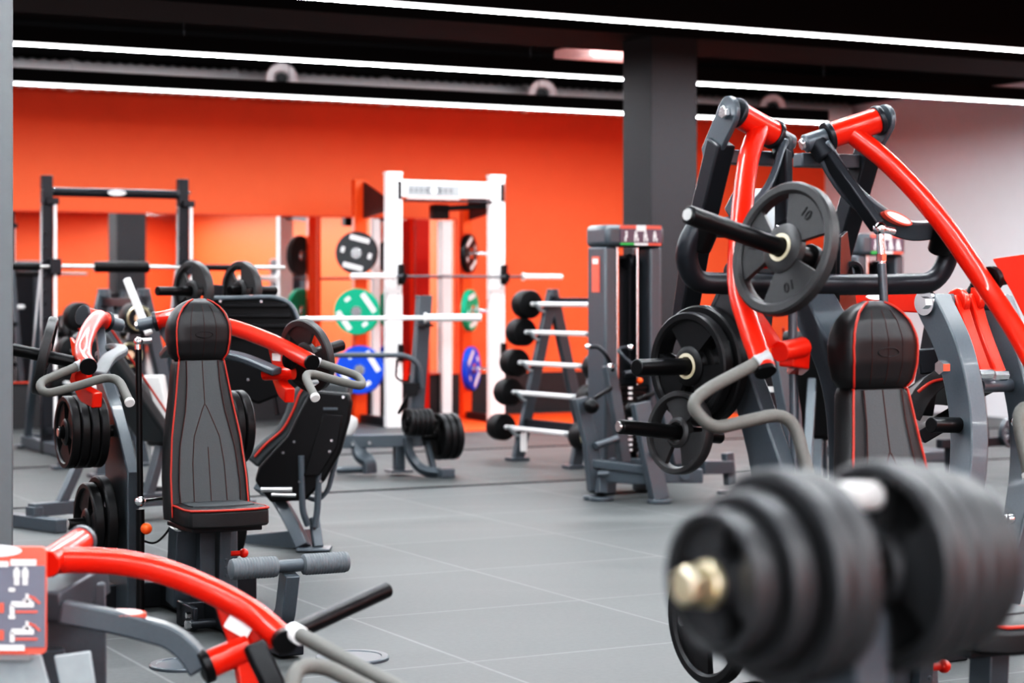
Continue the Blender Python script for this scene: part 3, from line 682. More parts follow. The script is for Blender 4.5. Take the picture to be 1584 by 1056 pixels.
for y in (0, 42):                               # two pictograms of the movement
    q_(20, 929 + y, 54, 937 + y); q_(18, 934 + y, 24, 949 + y); q_(42, 917 + y, 46, 931 + y); q_(38, 925 + y, 50, 930 + y)
    q_(16, 908 + y, 25, 913 + y)
q_(-70, 996, 40, 1004)
a, b_ = PX(0, 851); ic.prism([loc2(a - .01 + .058 * math.cos(t_), b_ + .012 * math.sin(t_), -.008) for t_ in [k * math.pi / 12 for k in range(24)]], yl * .004)
ic.build('white_pictogram', PAPER, pl)
ic = MB()
for y in (0, 42):
    q_(46, 921 + y, 58, 924 + y, rot=-.4); q_(55, 927 + y, 65, 930 + y, rot=-.7); q_(26, 943 + y, 60, 946 + y)
    q_(-20, 931 + y, 8, 946 + y)
ic.build('red_pictogram', SAL, pl)
mb = MB(); mb.beam(SG.l(P(-60, 1008, 4.29)), SG.l(P(52, 1008, 4.29)), .05, .035); mb.build('placard_bracket', LGR, FL, .006)
# rubber discs lying on the floor
for px, py, r, lab in ((285, 1030, .115, 'thin black rubber disc on the floor under the red lever arm'), (545, 1019, .125, 'thin black rubber disc on the floor beyond the weight horn of the foreground machine')):
    Y = CAMZ * F / (py - HY); c = P(px, py, Y); c.z = 0
    o = MB().lathe([(r, 0), (r, .008), (r * .97, .012), (r * .80, .012), (r * .78, .009), (.03, .009), (.0, .009)], (0, 0, 0), (0, 0, 1), 48).build('floor_disc', GRA, loc=c)
    tag(o, lab, 'rubber disc')
PSL = mat('pale_lit_steel', (.82, .82, .82), .35, .35, 0, .03, 200)  # steel made pale, with the overhead light put into its colour

# ================================================================== leg press behind the left machine
LP = T('leg_press_machine', 'black-shelled leg press with ribbed foot platform, seen from behind, between chest press and bench', 'exercise machine', (P(480, 840, 9.7).x, 9.7, 0))
f = LP.px
YS = 9.7
def poly(pts, Y, th, t_=LP):
    yy = t_.I.to_3x3() @ V((0, 1, 0)); return [t_.px(x, y, Y) for x, y in pts], yy * th
mb = MB(); p_, th = poly([(494, 604), (541, 608), (545, 622), (541, 650), (527, 700), (503, 742), (474, 772), (420, 775), (396, 742), (402, 720), (446, 672), (462, 640), (476, 612)], 9.65, .10); mb.prism(p_, th)
sh = mb.build('seat_shell', BLK, LP, .012)
mb = MB(); p_, th = poly([(500, 640), (530, 642), (522, 690), (494, 735), (470, 736)], 9.585, .02); mb.prism(p_, th); mb.build('shell_panel', BLK, sh, .004)
mb = MB(); mb.beam(f(500, 632, 9.57), f(522, 632, 9.57), .012, .012); mb.build('logo_strip', GRA, sh)
bo = MB()
for x, y in ((531, 614), (455, 683), (438, 700), (513, 681), (510, 698), (463, 745), (496, 744)): bo.disc(f(x, y, 9.58), LP.I.to_3x3() @ V((0, 1, 0)), .008, .012, 8)
bo.each('bolt', CHR, sh)
mb = MB(); mb.sweep(spline([f(543, 603, 9.9), f(500, 600, 9.9), f(470, 606, 9.9), f(456, 640, 9.9), f(440, 668, 9.9), f(415, 690, 9.9), f(396, 712, 9.9)]), rect(.30, .075), (0, 0, 1))
pd = mb.build('seat_pad', VGR, LP, .015)
MB().sweep(spline([f(500, 596, 9.74), f(468, 602, 9.74), f(453, 636, 9.74), f(437, 664, 9.74), f(412, 686, 9.74), f(394, 706, 9.74)]), circ(.006, 8)).build('piping', PIP, pd)
# foot platform with ribs
mb = MB(); p_, th = poly([(330, 457), (425, 457), (445, 465), (458, 482), (466, 510), (468, 545), (462, 600), (400, 625), (345, 600), (335, 500)], 10.2, .05); mb.prism(p_, th)
fp = mb.build('foot_platform', BLK, LP, .012)
mb = MB()
for y in (472, 488, 504, 520): mb.beam(f(345, y, 10.155), f(446 + (y - 472) * .3, y, 10.155), .02, .022)
mb.each('tread_rib', BLK, fp, .004)
mb = MB(); mb.tube([f(322, 462, 10.16), f(425, 459, 10.16), f(452, 470, 10.16), f(465, 505, 10.16)], .013, .1); mb.build('platform_edge', GRA, fp)
bo = MB()
for x, y in ((341, 466), (404, 466), (460, 500), (384, 587)): bo.disc(f(x, y, 10.15), LP.I.to_3x3() @ V((0, 1, 0)), .008, .012, 8)
bo.each('bolt', CHR, fp)
hl = f(299, 450, 10.2); hr_ = f(374, 449, 10.45); mb = MB(); ld = V((.96, .28, 0)); mb.tube([hl - ld * .22, hl + ld * .10], .024); mb.tube([hr_ - ld * .08, hr_ + ld * .22], .024); mb.each('weight_horn', BLK, LP, .003)
mb = MB(); mb.beam(f(330, 440, 10.4), f(318, 620, 10.4), .09, .06, (0, 1, 0)); mb.beam(f(412, 470, 10.6), f(440, 640, 10.6), .09, .06, (0, 1, 0)); mb.beam(f(318, 610, 10.4), f(330, 842, 10.2), .09, .09, (0, 1, 0)); mb.build('carriage', GRD, LP, .005)
mb = MB(); mb.tube([f(466, 705, 9.58), f(468, 790, 9.6), f(476, 812, 9.62)], .016, .05); mb.tube([f(494, 704, 9.6), f(491, 790, 9.62), f(487, 815, 9.62)], .016, .05)
mb.tube([f(525, 690, 9.75), f(507, 760, 9.75), f(490, 775, 9.75), f(470, 766, 9.75)], .012, .08)
mb.build('support_rod', GRA, LP)
mb = MB(); mb.sweep(spline([f(402, 752, 9.8), f(425, 765, 9.75), f(448, 800, 9.68), f(470, 846, 9.62)]), rect(.06, .09), (0, 1, 0)); mb.beam(f(486, 800, 9.66), f(492, 846, 9.62), .05, .03, (0, 1, 0)); mb.prism([f(460, 846, 9.6), f(512, 846, 9.6), f(512, 851, 9.6), f(460, 851, 9.6)], (LP.I.to_3x3() @ V((0, .14, 0))))
q = LP.l((P(470, 850, 9.6).x, 9.7, .05)); mb.beam(q, LP.l(P(330, 845, 10.1)), .09, .09)
mb.build('base_frame', GRA, LP, .005)
mb = MB(); mb.tube([f(196, 432, 10.4), f(230, 516, 10.3)], .020); mb.build('pale_strut', WHT, LP)
mb = MB(); mb.tube([f(404, 757, 9.6), f(452, 757, 9.6)], .014); mb.tube([f(420, 765, 9.6), f(458, 766, 9.6)], .01); mb.each('steel_rail', STL, LP)
for (c_, lab) in ((hl, 'grey-black plate above the chest press headrest, on the nearer leg press horn'), (hr_, 'grey-black plate on the farther leg press horn, above the black foot platform')):
    plate(LP.w(c_), LP.d((.96, .28, 0)), .155, .045, lab, IRON2, roll=.8)

# ================================================================== smith machine
SMO = P(72, 700, 15.5); SM = T('smith_machine', 'tall dark smith machine with white guide rods, far left', 'exercise machine', (SMO.x, 15.5, 0))
W1 = 1.10; ZT = 2.16
for x in (0, W1):
    mb = MB(); mb.beam((x, 0, 0.0), (x, 0, ZT), .085, .075, (0, 1, 0)); mb.build('upright_post', GRD, SM, .006)
    mb = MB(); mb.tube([(x + .055, -.05, .18), (x + .055, -.05, 1.95)], .014); mb.each('guide_rod', WHT, SM)
    mb = MB()
    for z in (.17, 1.96): mb.box((x + .03, -.03, z), (.10, .09, .05))
    mb.each('rod_bracket', GRD, SM, .004)
    mb = MB()
    for k in range(12): mb.tube([(x - .02, -.03, .5 + k * .11), (x - .02, -.07, .5 + k * .11)], .008, n=8)
    mb.each('safety_peg', GRD, SM)
    bo = MB()
    for z in (2.05, 1.93):
        for dx in (-.045, .045): bo.disc((x + dx, -.03, z), (1, 0, 0), .012, .02, 8)
    bo.each('bolt', CHR, SM)
    mb = MB(); mb.beam((x, -.72, .05), (x, .65, .05), .08, .09); mb.box((x, -.70, .012), (.16, .12, .02)); mb.box((x, .62, .012), (.16, .12, .02)); mb.beam((x, .6, .06), (x, .06, 1.5), .05, .07, (0, 1, 0)); mb.build('base_foot', GRA, SM, .005)
    for z, dx in ((1.0, .5), (.55, .5)):
        pass
mb = MB(); mb.tube([(0, 0, ZT - .125), (W1, 0, ZT - .125)], .036); cb = mb.build('cross_bar', GRD, SM)
mb = MB(); oval(mb, (W1 / 2, -.037, ZT - .125), (0, -1, 0), (0, 0, 1), .15, .045, .006); mb.build('oval_badge', PAPER, cb)
mb = MB(); mb.beam((0, .6, .07), (W1, .6, .07), .07, .08); mb.build('rear_beam', GRA, SM, .004)
zb = CAMZ + 42 / F * 15.5
mb = MB(); mb.tube([(-.42, -.06, zb), (1.95, -.06, zb)], .016); br = mb.build('guided_bar', STL, SM)
mb = MB(); mb.tube([(-.45, -.06, zb), (-.07, -.06, zb)], .026); mb.tube([(W1 + .07, -.06, zb), (W1 + .55, -.06, zb)], .026); mb.each('bar_sleeve', BLK, br)
mb = MB(); mb.tube([(.36, -.06, zb), (.80, -.06, zb)], .045); mb.build('bar_pad', BLK, br, .01)
mb = MB()
for x in (.05, W1 + .05): mb.box((x, -.055, zb), (.09, .07, .12))
mb.each('slide_block', GRD, br, .006)
mb = MB()
for s in (-1, 1):
    x = 0 if s < 0 else W1
    mb.tube([(x, .30, .92), (x + s * -.45, .30, .92)], .024); mb.tube([(x, .30, .5), (x + s * -.45, .30, .5)], .024)
mb.each('storage_horn', BLK, SM)
for i in range(4):
    plate(SM.w((.20 + i * .05, .30, .92)), SM.d((-1, 0, 0)), .15, .044, ['outermost', 'second', 'third', 'innermost'][3 - i] + ' plate on the smith machine storage horn, seen above the red arm', IRON, 'spoke' if i == 0 else 'solid', roll=.3 * i)
for i in range(3):
    plate(SM.w((.10 + i * .05, .30, .5)), SM.d((-1, 0, 0)), .2, .044, ['left', 'middle', 'right'][i] + ' black plate on the low storage horn of the smith machine', IRON, 'solid')

# ================================================================== bench press
B = T('olympic_bench', 'dark olympic bench frame with barbell across its uprights, in front of the white rack', 'weight bench', (P(617, 730, 13.6).x, 13.6, 0))
f = B.px; Yb = 13.6
mb = MB(); mb.beam(f(656, 458, Yb), f(641, 668, Yb), .095, .075, (0, 1, 0)); mb.box(f(655, 458, Yb), (.10, .085, .012)); mb.build('upright_post', GRA, B, .005)
mb = MB(); mb.tube([f(505, 549, Yb - .12), f(628, 549, Yb - .1), f(648, 562, Yb - .08), f(652, 600, Yb - .06)], .019, .12); mb.build('bent_rail', GRA, B)
mb = MB(); mb.beam(f(515, 683, Yb), f(655, 680, Yb), .09, .085); mb.bar([f(630, 676, Yb - .05), f(632, 700, Yb - .06), f(650, 728, Yb - .1), f(695, 733, Yb - .15)], .05, .055, .12, (0, 1, 0)); mb.beam(f(656, 665, Yb), f(670, 724, Yb - .08), .035, .05, (0, 1, 0)); mb.box(f(689, 731, Yb - .15), (.10, .10, .06))
mb.beam(f(617, 682, Yb), f(617, 729, Yb), .065, .065, (0, 1, 0)); mb.box(f(617, 728, Yb), (.16, .14, .015))
mb.bar([f(553, 678, Yb), f(556, 705, Yb - .04), f(571, 712, Yb - .06), f(572, 732, Yb - .06)], .09, .05, .06, (0, 1, 0)); mb.tube([f(522, 727, Yb + .05), f(572, 725, Yb - .05)], .025)
mb.build('base_frame', GRA, B, .005)
bo = MB()
for x, y in ((546, 686), (572, 685), (569, 727), (673, 675)): bo.disc(f(x, y, Yb - .07), B.I.to_3x3() @ V((0, 1, 0)), .014, .02, 8)
bo.each('bolt', CHR, B)
mb = MB(); mb.sweep(spline([f(532, 675, Yb), f(540, 660, Yb), f(548, 645, Yb)]), circ(.05, 18), scale=[.5, .7, .85, .95, 1, 1.0, 1.0, 1.0, .98, .93, .85, .7, .5]); mb.build('pale_roller', PGR, B)
mb = MB(); mb.prism([f(622, 592, Yb - .06), f(650, 592, Yb - .06), f(646, 610, Yb - .06), f(632, 614, Yb - .06)], (.03, .05, 0)); mb.tube([f(614, 556, Yb - .09), f(612, 583, Yb - .09), f(622, 590, Yb - .08)], .008, .02); mb.tube([f(637, 600, Yb - .06), f(616, 640, Yb - .06)], .012)
mb.build('catch_hook', BLK, B)
mb = MB(); hk = f(657, 503, Yb - .08); mb.box(hk, (.06, .16, .016)); mb.build('bar_rest', BLK, B, .003)
mb = MB(); mb.beam(f(629, 558, Yb - .12), f(627, 588, Yb - .12), .03, .01, (0, 1, 0)); mb.build('warning_sticker', RED, B)
cs = f(632, 653, Yb - .25); cl_ = f(679, 675, Yb - .05); mb = MB(); mb.tube([cs + V((-.03, 0, 0)), cs + V((.20, 0, 0))], .022); mb.tube([cl_ + V((-.12, 0, 0)), cl_ + V((.17, 0, 0))], .022); mb.each('storage_horn', BLK, B)
for i in range(5):
    plate(B.w(cs + V((i * .035, 0, 0))), B.d((-1, 0, 0)), .092, .030, ['left outermost', 'second', 'middle', 'fourth', 'innermost'][i] + ' small plate on the short horn of the olympic bench', IRON, 'spoke' if i == 0 else 'solid')
for i in range(3):
    plate(B.w(cl_ + V((i * .05, 0, 0))), B.d((-1, 0, 0)), .158, .042, ['left', 'middle', 'right'][i] + ' of three large black plates low on the olympic bench', IRON, 'spoke' if i == 0 else 'solid', roll=.4)
q0 = P(462, 493, Yb - .13); q1 = P(745, 491, Yb - .115)
bar_ = T('barbell', 'bare silver barbell lying across the dark olympic bench, in front of the green plate', 'barbell', q0, rotz=0)
mb = MB(); mb.tube([(0, 0, 0), q1 - q0 - (q1 - q0).normalized() * .30], .0155); mb.build('shaft', PSL, bar_)
mb = MB(); dq = (q1 - q0).normalized(); mb.tube([q1 - q0 - dq * .38, q1 - q0], .026); mb.disc(q1 - q0 - dq * .38, dq, .036, .02); mb.build('sleeve', PSL, bar_, .003)

# ================================================================== white power rack
RK = T('power_rack', 'white power rack with two front uprights and orange-red rear posts at the back wall', 'power rack', (P(608, 660, 18.5).x, 18.5, 0))
f = RK.px
GAP = 1.075
for x in (0, GAP):
    mb = MB(); mb.box((x, 0, 1.17), (.15, .09, 2.34)); mb.box((x, 0, 2.355), (.16, .10, .03)); up = mb.build('front_upright', WHT, RK, .006)
    hm = MB()
    for k in range(26): hm.disc((x + .035, -.046, .45 + k * .065), (0, 1, 0), .010, .004, 8)
    hm.build('peg_hole', LGR, up)
    mb = MB(); mb.box((x + .045, -.05, 2.20), (.035, .02, .17)); mb.build('black_plate', BLK, up)
    mb = MB(); mb.box((x + .05, -.07, 1.42), (.05, .06, .19)); mb.bar([(x + .05, -.05, 1.368), (x + .05, -.155, 1.368), (x + .05, -.155, 1.43)], .02, .04); mb.build('bar_hook', BLK, RK, .004)
    mb = MB(); mb.box((x + .05, -.06, .69), (.05, .05, .16)); mb.build('safety_catch', BLK, RK, .004)
rear = [RK.l((P(556, 660, 19.2).x, 19.2, 0)), RK.l((P(720, 660, 19.65).x, 19.65, 0))]
for i, r in enumerate(rear):
    mb = MB(); z0 = .0 if i == 0 else .52
    mb.box((r.x, r.y, (2.34 if i == 0 else 2.1) / 2), (.13 if i == 0 else .10, .08, 2.34 if i == 0 else 2.1)); mb.build('rear_post', ORED, RK, .006)
    mb = MB(); ft = V((0 if i == 0 else GAP, 0, 0)); a_ = V((r.x + .03, r.y, 0)); dirv = (ft - a_)
    mb.prism([a_ + V((0, 0, 2.33 - .06 * i)), a_ + V((0, 0, 1.96)), ft + V((0, .04, 2.02)), ft + V((0, .04, 2.10))], dirv.cross(V((0, 0, 1))).normalized() * .012); mb.build('gusset_arm', GRD, RK)
    mb = MB(); mb.beam((a_.x, a_.y, .04), ft + V((0, 0, .04)), .08, .08); mb.build('base_rail', GRD, RK, .004)
mb = MB(); mb.box((GAP / 2, 0, 2.22), (GAP + .02, .07, .155)); cm = mb.build('cross_member', WHT, RK, .006)
mb = MB(); mb.box((.13 + .27, -.04, 2.205), (.54, .008, .105)); bn = mb.build('name_panel', LGR, cm)
mb = MB()
for k in range(7):
    if k == 3: mb.disc((.40, -.047, 2.205), (0, 1, 0), .03, .006, 20)
mb.build('white_disc', WHT, bn)
mb = MB()
for k in range(8):
    x = .17 + (k if k < 4 else k + .9) * .052
    mb.box((x, -.046, 2.22), (.034, .004, .010)); mb.box((x - .012, -.046, 2.205), (.010, .004, .034)); mb.box((x, -.046, 2.19), (.034, .004, .009))
mb.box((.345, -.046, 2.205), (.012, .004, .08)); mb.box((.455, -.046, 2.205), (.012, .004, .08))
mb.build('worn_lettering', GRA, bn)
mb = MB(); mb.box((.40, -.04, 2.135), (.54, .008, .025)); mb.build('pink_strip', mat('pale_pink_print', (.80, .45, .42), .5), cm)
mb = MB(); mb.tube([(.09, -.05, 2.11), (GAP - .06, -.05, 2.11)], .014); mb.build('pull_up_bar', GRD, RK)
mb = MB(); mb.box((.62, .30, 2.02), (.16, .12, .14)); mb.beam((.62, .30, 2.05), (1.05, .1, 2.08), .06, .05); mb.build('ring_hanger', BLK, RK, .01)
# white posts standing against the mirror behind the rack
for px_, Y, w_ in ((581, 19.75, .075), (690, 20.25, .11)):
    q = RK.l((P(px_, 600, Y).x, Y, 0)); mb = MB(); mb.box((q.x, q.y, .99), (w_, .06, 1.98)); mb.build('wall_post', WHT, RK, .004)
# dark red post stands in for the shaded reflection of an orange upright
q = RK.l((P(652, 600, 19.9).x, 19.9, 0)); mb = MB(); mb.box((q.x, q.y, .99), (.15, .06, 1.98)); mb.build('wall_post', mat('shaded_reflection_red', (.50, .02, .008), .5), RK, .004)
def bumper(px, py, Y, ax, R, m, lab, ink=PAPER):
    c = P(px, py, Y); o = plate(c, ax, R, .055, lab, m, 'bumper'); o['category'] = 'weight plate'
    MB().lathe([(.026, -.031), (.052, -.031), (.052, .031), (.026, .031)], closed=True).build('steel_hub', CHR, o)
    k = MB()
    for s in (-1, 1):
        k.box((0, s * R * .66, .0285), (R * .95, R * .22, .003)); k.box((s * R * .66, 0, .0285), (R * .16, R * .26, .003))
    k.build('white_marking', ink, o)
    return o
def roll(o, a): o.rotation_quaternion = o.rotation_quaternion @ Quaternion((0, 0, 1), a)
axl = V((-.14, -1, .02)); axr = V((.94, -.30, 0))
pegs = MB()
for (px, py, R, m, lab, ra) in ((552, 391, .205, DGY, 'dark grey bumper plate with white print, top of the left rack post', -.25), (552, 482, .222, GRN, 'green bumper plate facing the camera on the left rack post', -.95), (557, 572, .232, BLU, 'blue bumper plate facing the camera, lowest on the left rack post', -1.0)):
    o = bumper(px, py, 19.02, axl, R, m, lab); roll(o, ra)
    c = RK.l(P(px, py, 19.02)); pegs.tube([c - RK.I.to_3x3() @ axl * -.05, c + RK.I.to_3x3() @ axl * -.16], .024)
for (px, py, R, m, lab, ra) in ((725, 392, .19, IRON, 'thin black bumper plate seen edge-on at the top of the right rack post', .5), (727, 480, .205, GRN, 'green bumper plate seen edge-on on the right rack post', .2), (729, 570, .215, BLU, 'blue bumper plate seen edge-on, lowest on the right rack post', .7)):
    o = bumper(px, py, 19.4, axr, R, m, lab); roll(o, ra)
    c = RK.l(P(px, py, 19.4)); d_ = RK.I.to_3x3() @ axr; pegs.tube([c - d_ * .06, c + d_ * .20], .022)
    pegs.tube([c - d_ * .06, V((rear[1].x, rear[1].y, c.z))], .02)
pegs.each('plate_peg', CHR, RK)
mb = MB(); zc = .63
q0 = RK.l(P(640, 470, 18.9))
zb = CAMZ + 26.5 / F * 18.7
bb_ = T('barbell', 'silver olympic barbell resting on the black hooks of the white power rack', 'barbell', RK.w((-.47, -.116, zb)))
mb = MB(); mb.tube([(.3, 0, 0), (1.9, 0, 0)], .0135); mb.build('shaft', GRA, bb_)
for x0, x1 in ((0, .42), (1.78, 2.2)):
    mb = MB(); mb.tube([(x0, 0, 0), (x1, 0, 0)], .027); mb.disc((x1 if x0 == 0 else x0, 0, 0), (1, 0, 0), .038, .02); mb.build('sleeve', PSL, bb_, .003)

# ================================================================== fixed barbell racks
def barbell_rack(A, Bp, levels, label, labs, group):
    """A, Bp feet of the far and near end frames; levels: (far px, near px) of each bar"""
    t = T('barbell_rack', label, 'barbell rack', (A.x, A.y, 0)); al, bl = t.l(A), t.l(Bp); al.z = bl.z = 0
    ux = t.I.to_3x3() @ U
    for q in (al, bl):
        mb = MB(); top = q + ux * .30 + V((0, 0, 1.245)); ft2 = q + ux * .60
        mb.beam(q, top, .08, .06, (0, 1, 0)); mb.beam(ft2, top, .08, .06, (0, 1, 0)); mb.box(q + V((0, 0, .012)), (.15, .12, .024)); mb.box(ft2 + V((0, 0, .012)), (.15, .12, .024)); mb.tube([top - V((0, 0, .03)), top + V((0, 0, .03))], .045)
        mb.build('end_frame', GRA, t, .005)
    mb = MB(); mb.beam(al + V((0, 0, .28)) + ux * .07, bl + V((0, 0, .28)) + ux * .07, .05, .06); mb.beam(al + ux * .3 + V((0, 0, 1.18)), bl + ux * .3 + V((0, 0, 1.18)), .05, .06); mb.each('spreader_beam', GRD, t, .004)
    mb = MB(); mb.box(al + V((.03, -.045, .14)), (.05, .01, .14)); mb.build('white_sticker', PAPER, t)
    nn = (bl - al).normalized(); cr = MB()
    out = []
    for i, (z, lab) in enumerate(zip(levels, labs)):
        k = z / 1.245; base = al + ux * (.30 * k) + V((0, 0, z))
        off = -ux * .07
        for q in (base, base + (bl - al)):
            cr.bar([q, q + off * .5 + V((0, 0, -.05)), q + off + V((0, 0, -.052)), q + off - ux * .062 + V((0, 0, .012))], .016, .05, .004, tuple(nn))
        r = .100 + .002 * i
        b0 = base + off - nn * .20; b1 = base + off + (bl - al) + nn * .125
        tb = T('fixed_barbell', lab, 'barbell', t.w(b0), group=group)
        L_ = (b1 - b0).length; d = tb.I.to_3x3() @ (t.M.to_3x3() @ nn)
        mb = MB(); mb.tube([d * .05, d * (L_ - .05)], .0175); mb.build('bar', PSL, tb)
        for e, s in ((0, -1), (L_, 1)):
            mb = MB(); mb.lathe([(r * .6, -.06), (r * .93, -.055), (r, -.04), (r, .05), (r * .93, .075), (r * .72, .08), (r * .70, .07), (.001, .07)], d * e, d * s, 32); hd_ = mb.build('round_head', RUB, tb)
            mb = MB(); mb.lathe([(r * .70, .071), (r * .83, .083), (r * .80, .088), (r * .66, .075)], d * e, d * s, 32, closed=True); mb.disc(d * e + d * s * .074, d, r * .28, .01)
            mb.build('gold_ring', GOLD, hd_)
    cr.each('cradle', LGR, t, .003)
    return t
A_ = V((P(800, 712, 14.8).x, 14.8, 0)); B_ = V((P(889, 725, 14.15).x, 14.15, 0))
LV = [.24, .50, .72, .95, 1.16]
nm = ['bottom', 'second lowest', 'middle', 'second highest', 'top']
barbell_rack(A_, B_, LV, 'dark A-frame barbell rack holding five fixed barbells, between white rack and weight stack tower',
             [n + ' fixed barbell on the A-frame rack left of the weight stack tower' for n in nm], 'fixed barbells on the A-frame rack')
dv_ = B_ - A_; tg = P(195, 548, 13.4); tg.z = 0; A2 = tg - U * .13 - dv_ - dv_.normalized() * .125; B2 = A2 + dv_
barbell_rack(A2, B2, [.60, .83, 1.075], 'dark barbell rack with gold-ringed heads behind the red arm of the chest press', [n + ' gold-ringed barbell on the rack behind the chest press' for n in ('lower', 'middle', 'upper')], 'gold-ringed barbells behind the chest press')

# ================================================================== weight stack towers
def tower(t, w, d, h, cols_w, hw, hh, pr):
    for s in (-1, 1):
        mb = MB(); mb.box((s * (w / 2 - cols_w / 2), 0, h / 2), (cols_w, d, h)); mb.build('tower_column', GRA, t, .012)
    mb = MB(); mb.box((0, d * .35, h / 2), (w - 2 * cols_w, .02, h - .1)); mb.build('back_panel', GRD, t)
    mb = MB(); mb.box((0, -.005, h + hh / 2), (hw, d + .05, hh)); hd = mb.build('head_cover', GRA, t, .03)
    mb = MB(); mb.box((.03, -d / 2 - .034, h + hh * .50), (hw * .70, .008, hh * .62)); pn = mb.build('header_print', PUR, hd)
    mb = MB(); mb.box((.03, -d / 2 - .034, h + hh * .90), (hw * .70, .010, hh * .16)); mb.build('salmon_strip', SAL, hd)
    x0 = .03 - hw * .35; seg = hw * .70 / 3
    mb = MB(); mb.box((x0 + seg * .5, -d / 2 - .035, h + hh * .12), (seg, .010, hh * .10)); mb.build('green_strip', GPR, hd)
    mb = MB(); mb.box((x0 + seg * 1.5, -d / 2 - .035, h + hh * .12), (seg, .010, hh * .10))
    mb.box((.03, -d / 2 - .040, h + hh * .85), (hw * .16, .006, hh * .26))
    for k in range(4):
        x = x0 + hw * .70 * (k + .6) / 4.3; zz = h + hh * .46
        mb.disc((x, -d / 2 - .040, zz + hh * .2), (0, 1, 0), hh * .055, .004, 12); mb.box((x, -d / 2 - .040, zz + hh * .04), (hh * (.09 if k < 1 else .16), .004, hh * .18)); mb.box((x - hh * .05, -d / 2 - .040, zz - hh * .12), (hh * .06, .004, hh * .2))
        if k: mb.box((x + hh * .09, -d / 2 - .040, zz - hh * .1), (hh * .09, .004, hh * .08)); mb.box((x + hh * .10, -d / 2 - .040, zz - hh * .17), (hh * .05, .004, hh * .1))
    mb.build('white_figures', PAPER, hd)
    mb = MB(); mb.box((x0 + seg * 2.5, -d / 2 - .035, h + hh * .12), (seg, .010, hh * .10)); mb.build('red_strip', SAL, hd)
    mb = MB()
    for x in (-w * .16, w * .20): mb.tube([(x, -.02, .18), (x, -.02, h)], .013)
    mb.each('guide_rod', CHR, t)
    mb = MB(); mb.lathe([(.05, -.015), (.04, 0), (.05, .015)], (.02, 0, h - .09), (1, 0, 0), 24); mb.beam((-.04, 0, h - .06), (.09, 0, h - .06), .03, .02); mb.tube([(.02, -.03, h - .08), (.02, -.03, .8)], .004)
    mb.build('pulley', GRD, t)
LE = T('leg_machine', 'graphite selectorised leg machine with tall weight stack tower, in front of the dark column', 'exercise machine', (P(966, 700, 12.45).x, 12.45, 0))
f = LE.px
tower(LE, .41, .22, 1.53, .085, .42, .135, 1)
mb = MB()
for k in range(13): mb.box((.02, -.02, .27 + k * .032), (.26, .13, .029))
mb.each('stack_plate', BLK, LE, .003)
mb = MB()
for k in range(13): mb.box((-.01, -.087, .27 + k * .032), (.03, .003, .016))
mb.build('number_strip', PAPER, LE)
MB().ball((.05, -.10, .70), .022).build('selector_pin', ORA, LE)
mb = MB(); mb.box((-.207, 0, 1.36), (.006, .09, .22)); mb.build('red_label', SAL, LE); mb = MB(); mb.box((-.210, 0, 1.44), (.006, .06, .03)); mb.build('white_label', PAPER, LE)
Ye = 11.95
mb = MB()
def leg(pts, w=.085, h=.06): mb.sweep([f(*p) for p in pts], rect(w, h), (0, 1, 0))
leg([(897, 615, 12.0), (912, 680, 12.0), (921, 758, 12.0)]); leg([(990, 622, 11.8), (1003, 690, 11.8), (1020, 772, 11.8)], .11); leg([(1016, 563, 12.2), (1030, 640, 12.2), (1048, 718, 12.2)], .07); leg([(942, 565, 12.1), (955, 640, 12.1), (966, 715, 12.1)], .07)
leg([(1125, 700, 12.3), (1130, 750, 12.3)], .06)
mb.beam(f(916, 716, 12.0), f(1000, 727, 11.9), .06, .05); mb.beam(f(1010, 735, 11.9), f(1085, 735, 11.95), .08, .085); mb.beam(f(1085, 722, 12.2), f(1130, 722, 12.3), .08, .08); mb.beam(f(930, 715, 12.3), f(1060, 718, 12.3), .06, .06); mb.beam(f(925, 735, 12.0), f(1005, 741, 11.9), .05, .07)
for (x, y, Y) in ((921, 762, 12.0), (1020, 774, 11.8), (930, 768, 11.95), (1128, 752, 12.3)): c = f(x, y, Y); mb.disc((c.x, c.y, .012), (0, 0, 1), .075, .024)
mb.beam(f(930, 740, 11.98), f(930, 764, 11.95), .06, .06, (0, 1, 0))
mb.build('base_frame', GRA, LE, .005)
mb = MB(); mb.tube([f(910, 537, 11.9), f(925, 535, 11.9), f(938, 548, 11.9), f(948, 572, 12.0)], .013, .06); mb.tube([f(972, 537, 11.9), f(955, 540, 11.9), f(965, 553, 11.85), f(984, 570, 11.85), f(1002, 572, 11.9)], .013, .05); mb.tube([f(965, 578, 12.0), f(1040, 570, 12.1)], .02)
hb = mb.each('hand_grip', GRD, LE)[0]
mb = MB()
for x, y in ((909, 536), (975, 537), (1002, 570), (944, 567)): mb.ball(f(x, y, 11.88), .018)
mb.each('steel_knob', CHR, hb)
mb = MB(); mb.ball(f(915, 628, 11.9), .045); mb.tube([f(905, 625, 11.95), f(945, 600, 12.05)], .012); mb.ball(f(977, 633, 11.85), .045); mb.tube([f(985, 618, 11.8), f(1012, 607, 11.85)], .013); mb.each('knee_roller', BLK, LE)
mb = MB(); mb.tube([f(921, 690, 11.95), f(955, 678, 12.05)], .022); mb.tube([f(1010, 703, 11.75), f(1038, 688, 11.9)], .022); mb.tube([f(925, 733, 11.9), f(941, 732, 11.9)], .016); mb.disc(f(1060, 735, 11.88), LE.I.to_3x3() @ V((0, 1, 0)), .028, .02)
mb.each('foot_peg', GRA, LE)
t2 = T('cable_machine', 'second weight stack tower with salmon header, half hidden behind the pulldown machine', 'exercise machine', (P(1350, 640, 15.2).x, 15.2, 0))
tower(t2, .44, .2, 1.53, .08, .43, .165, 1)
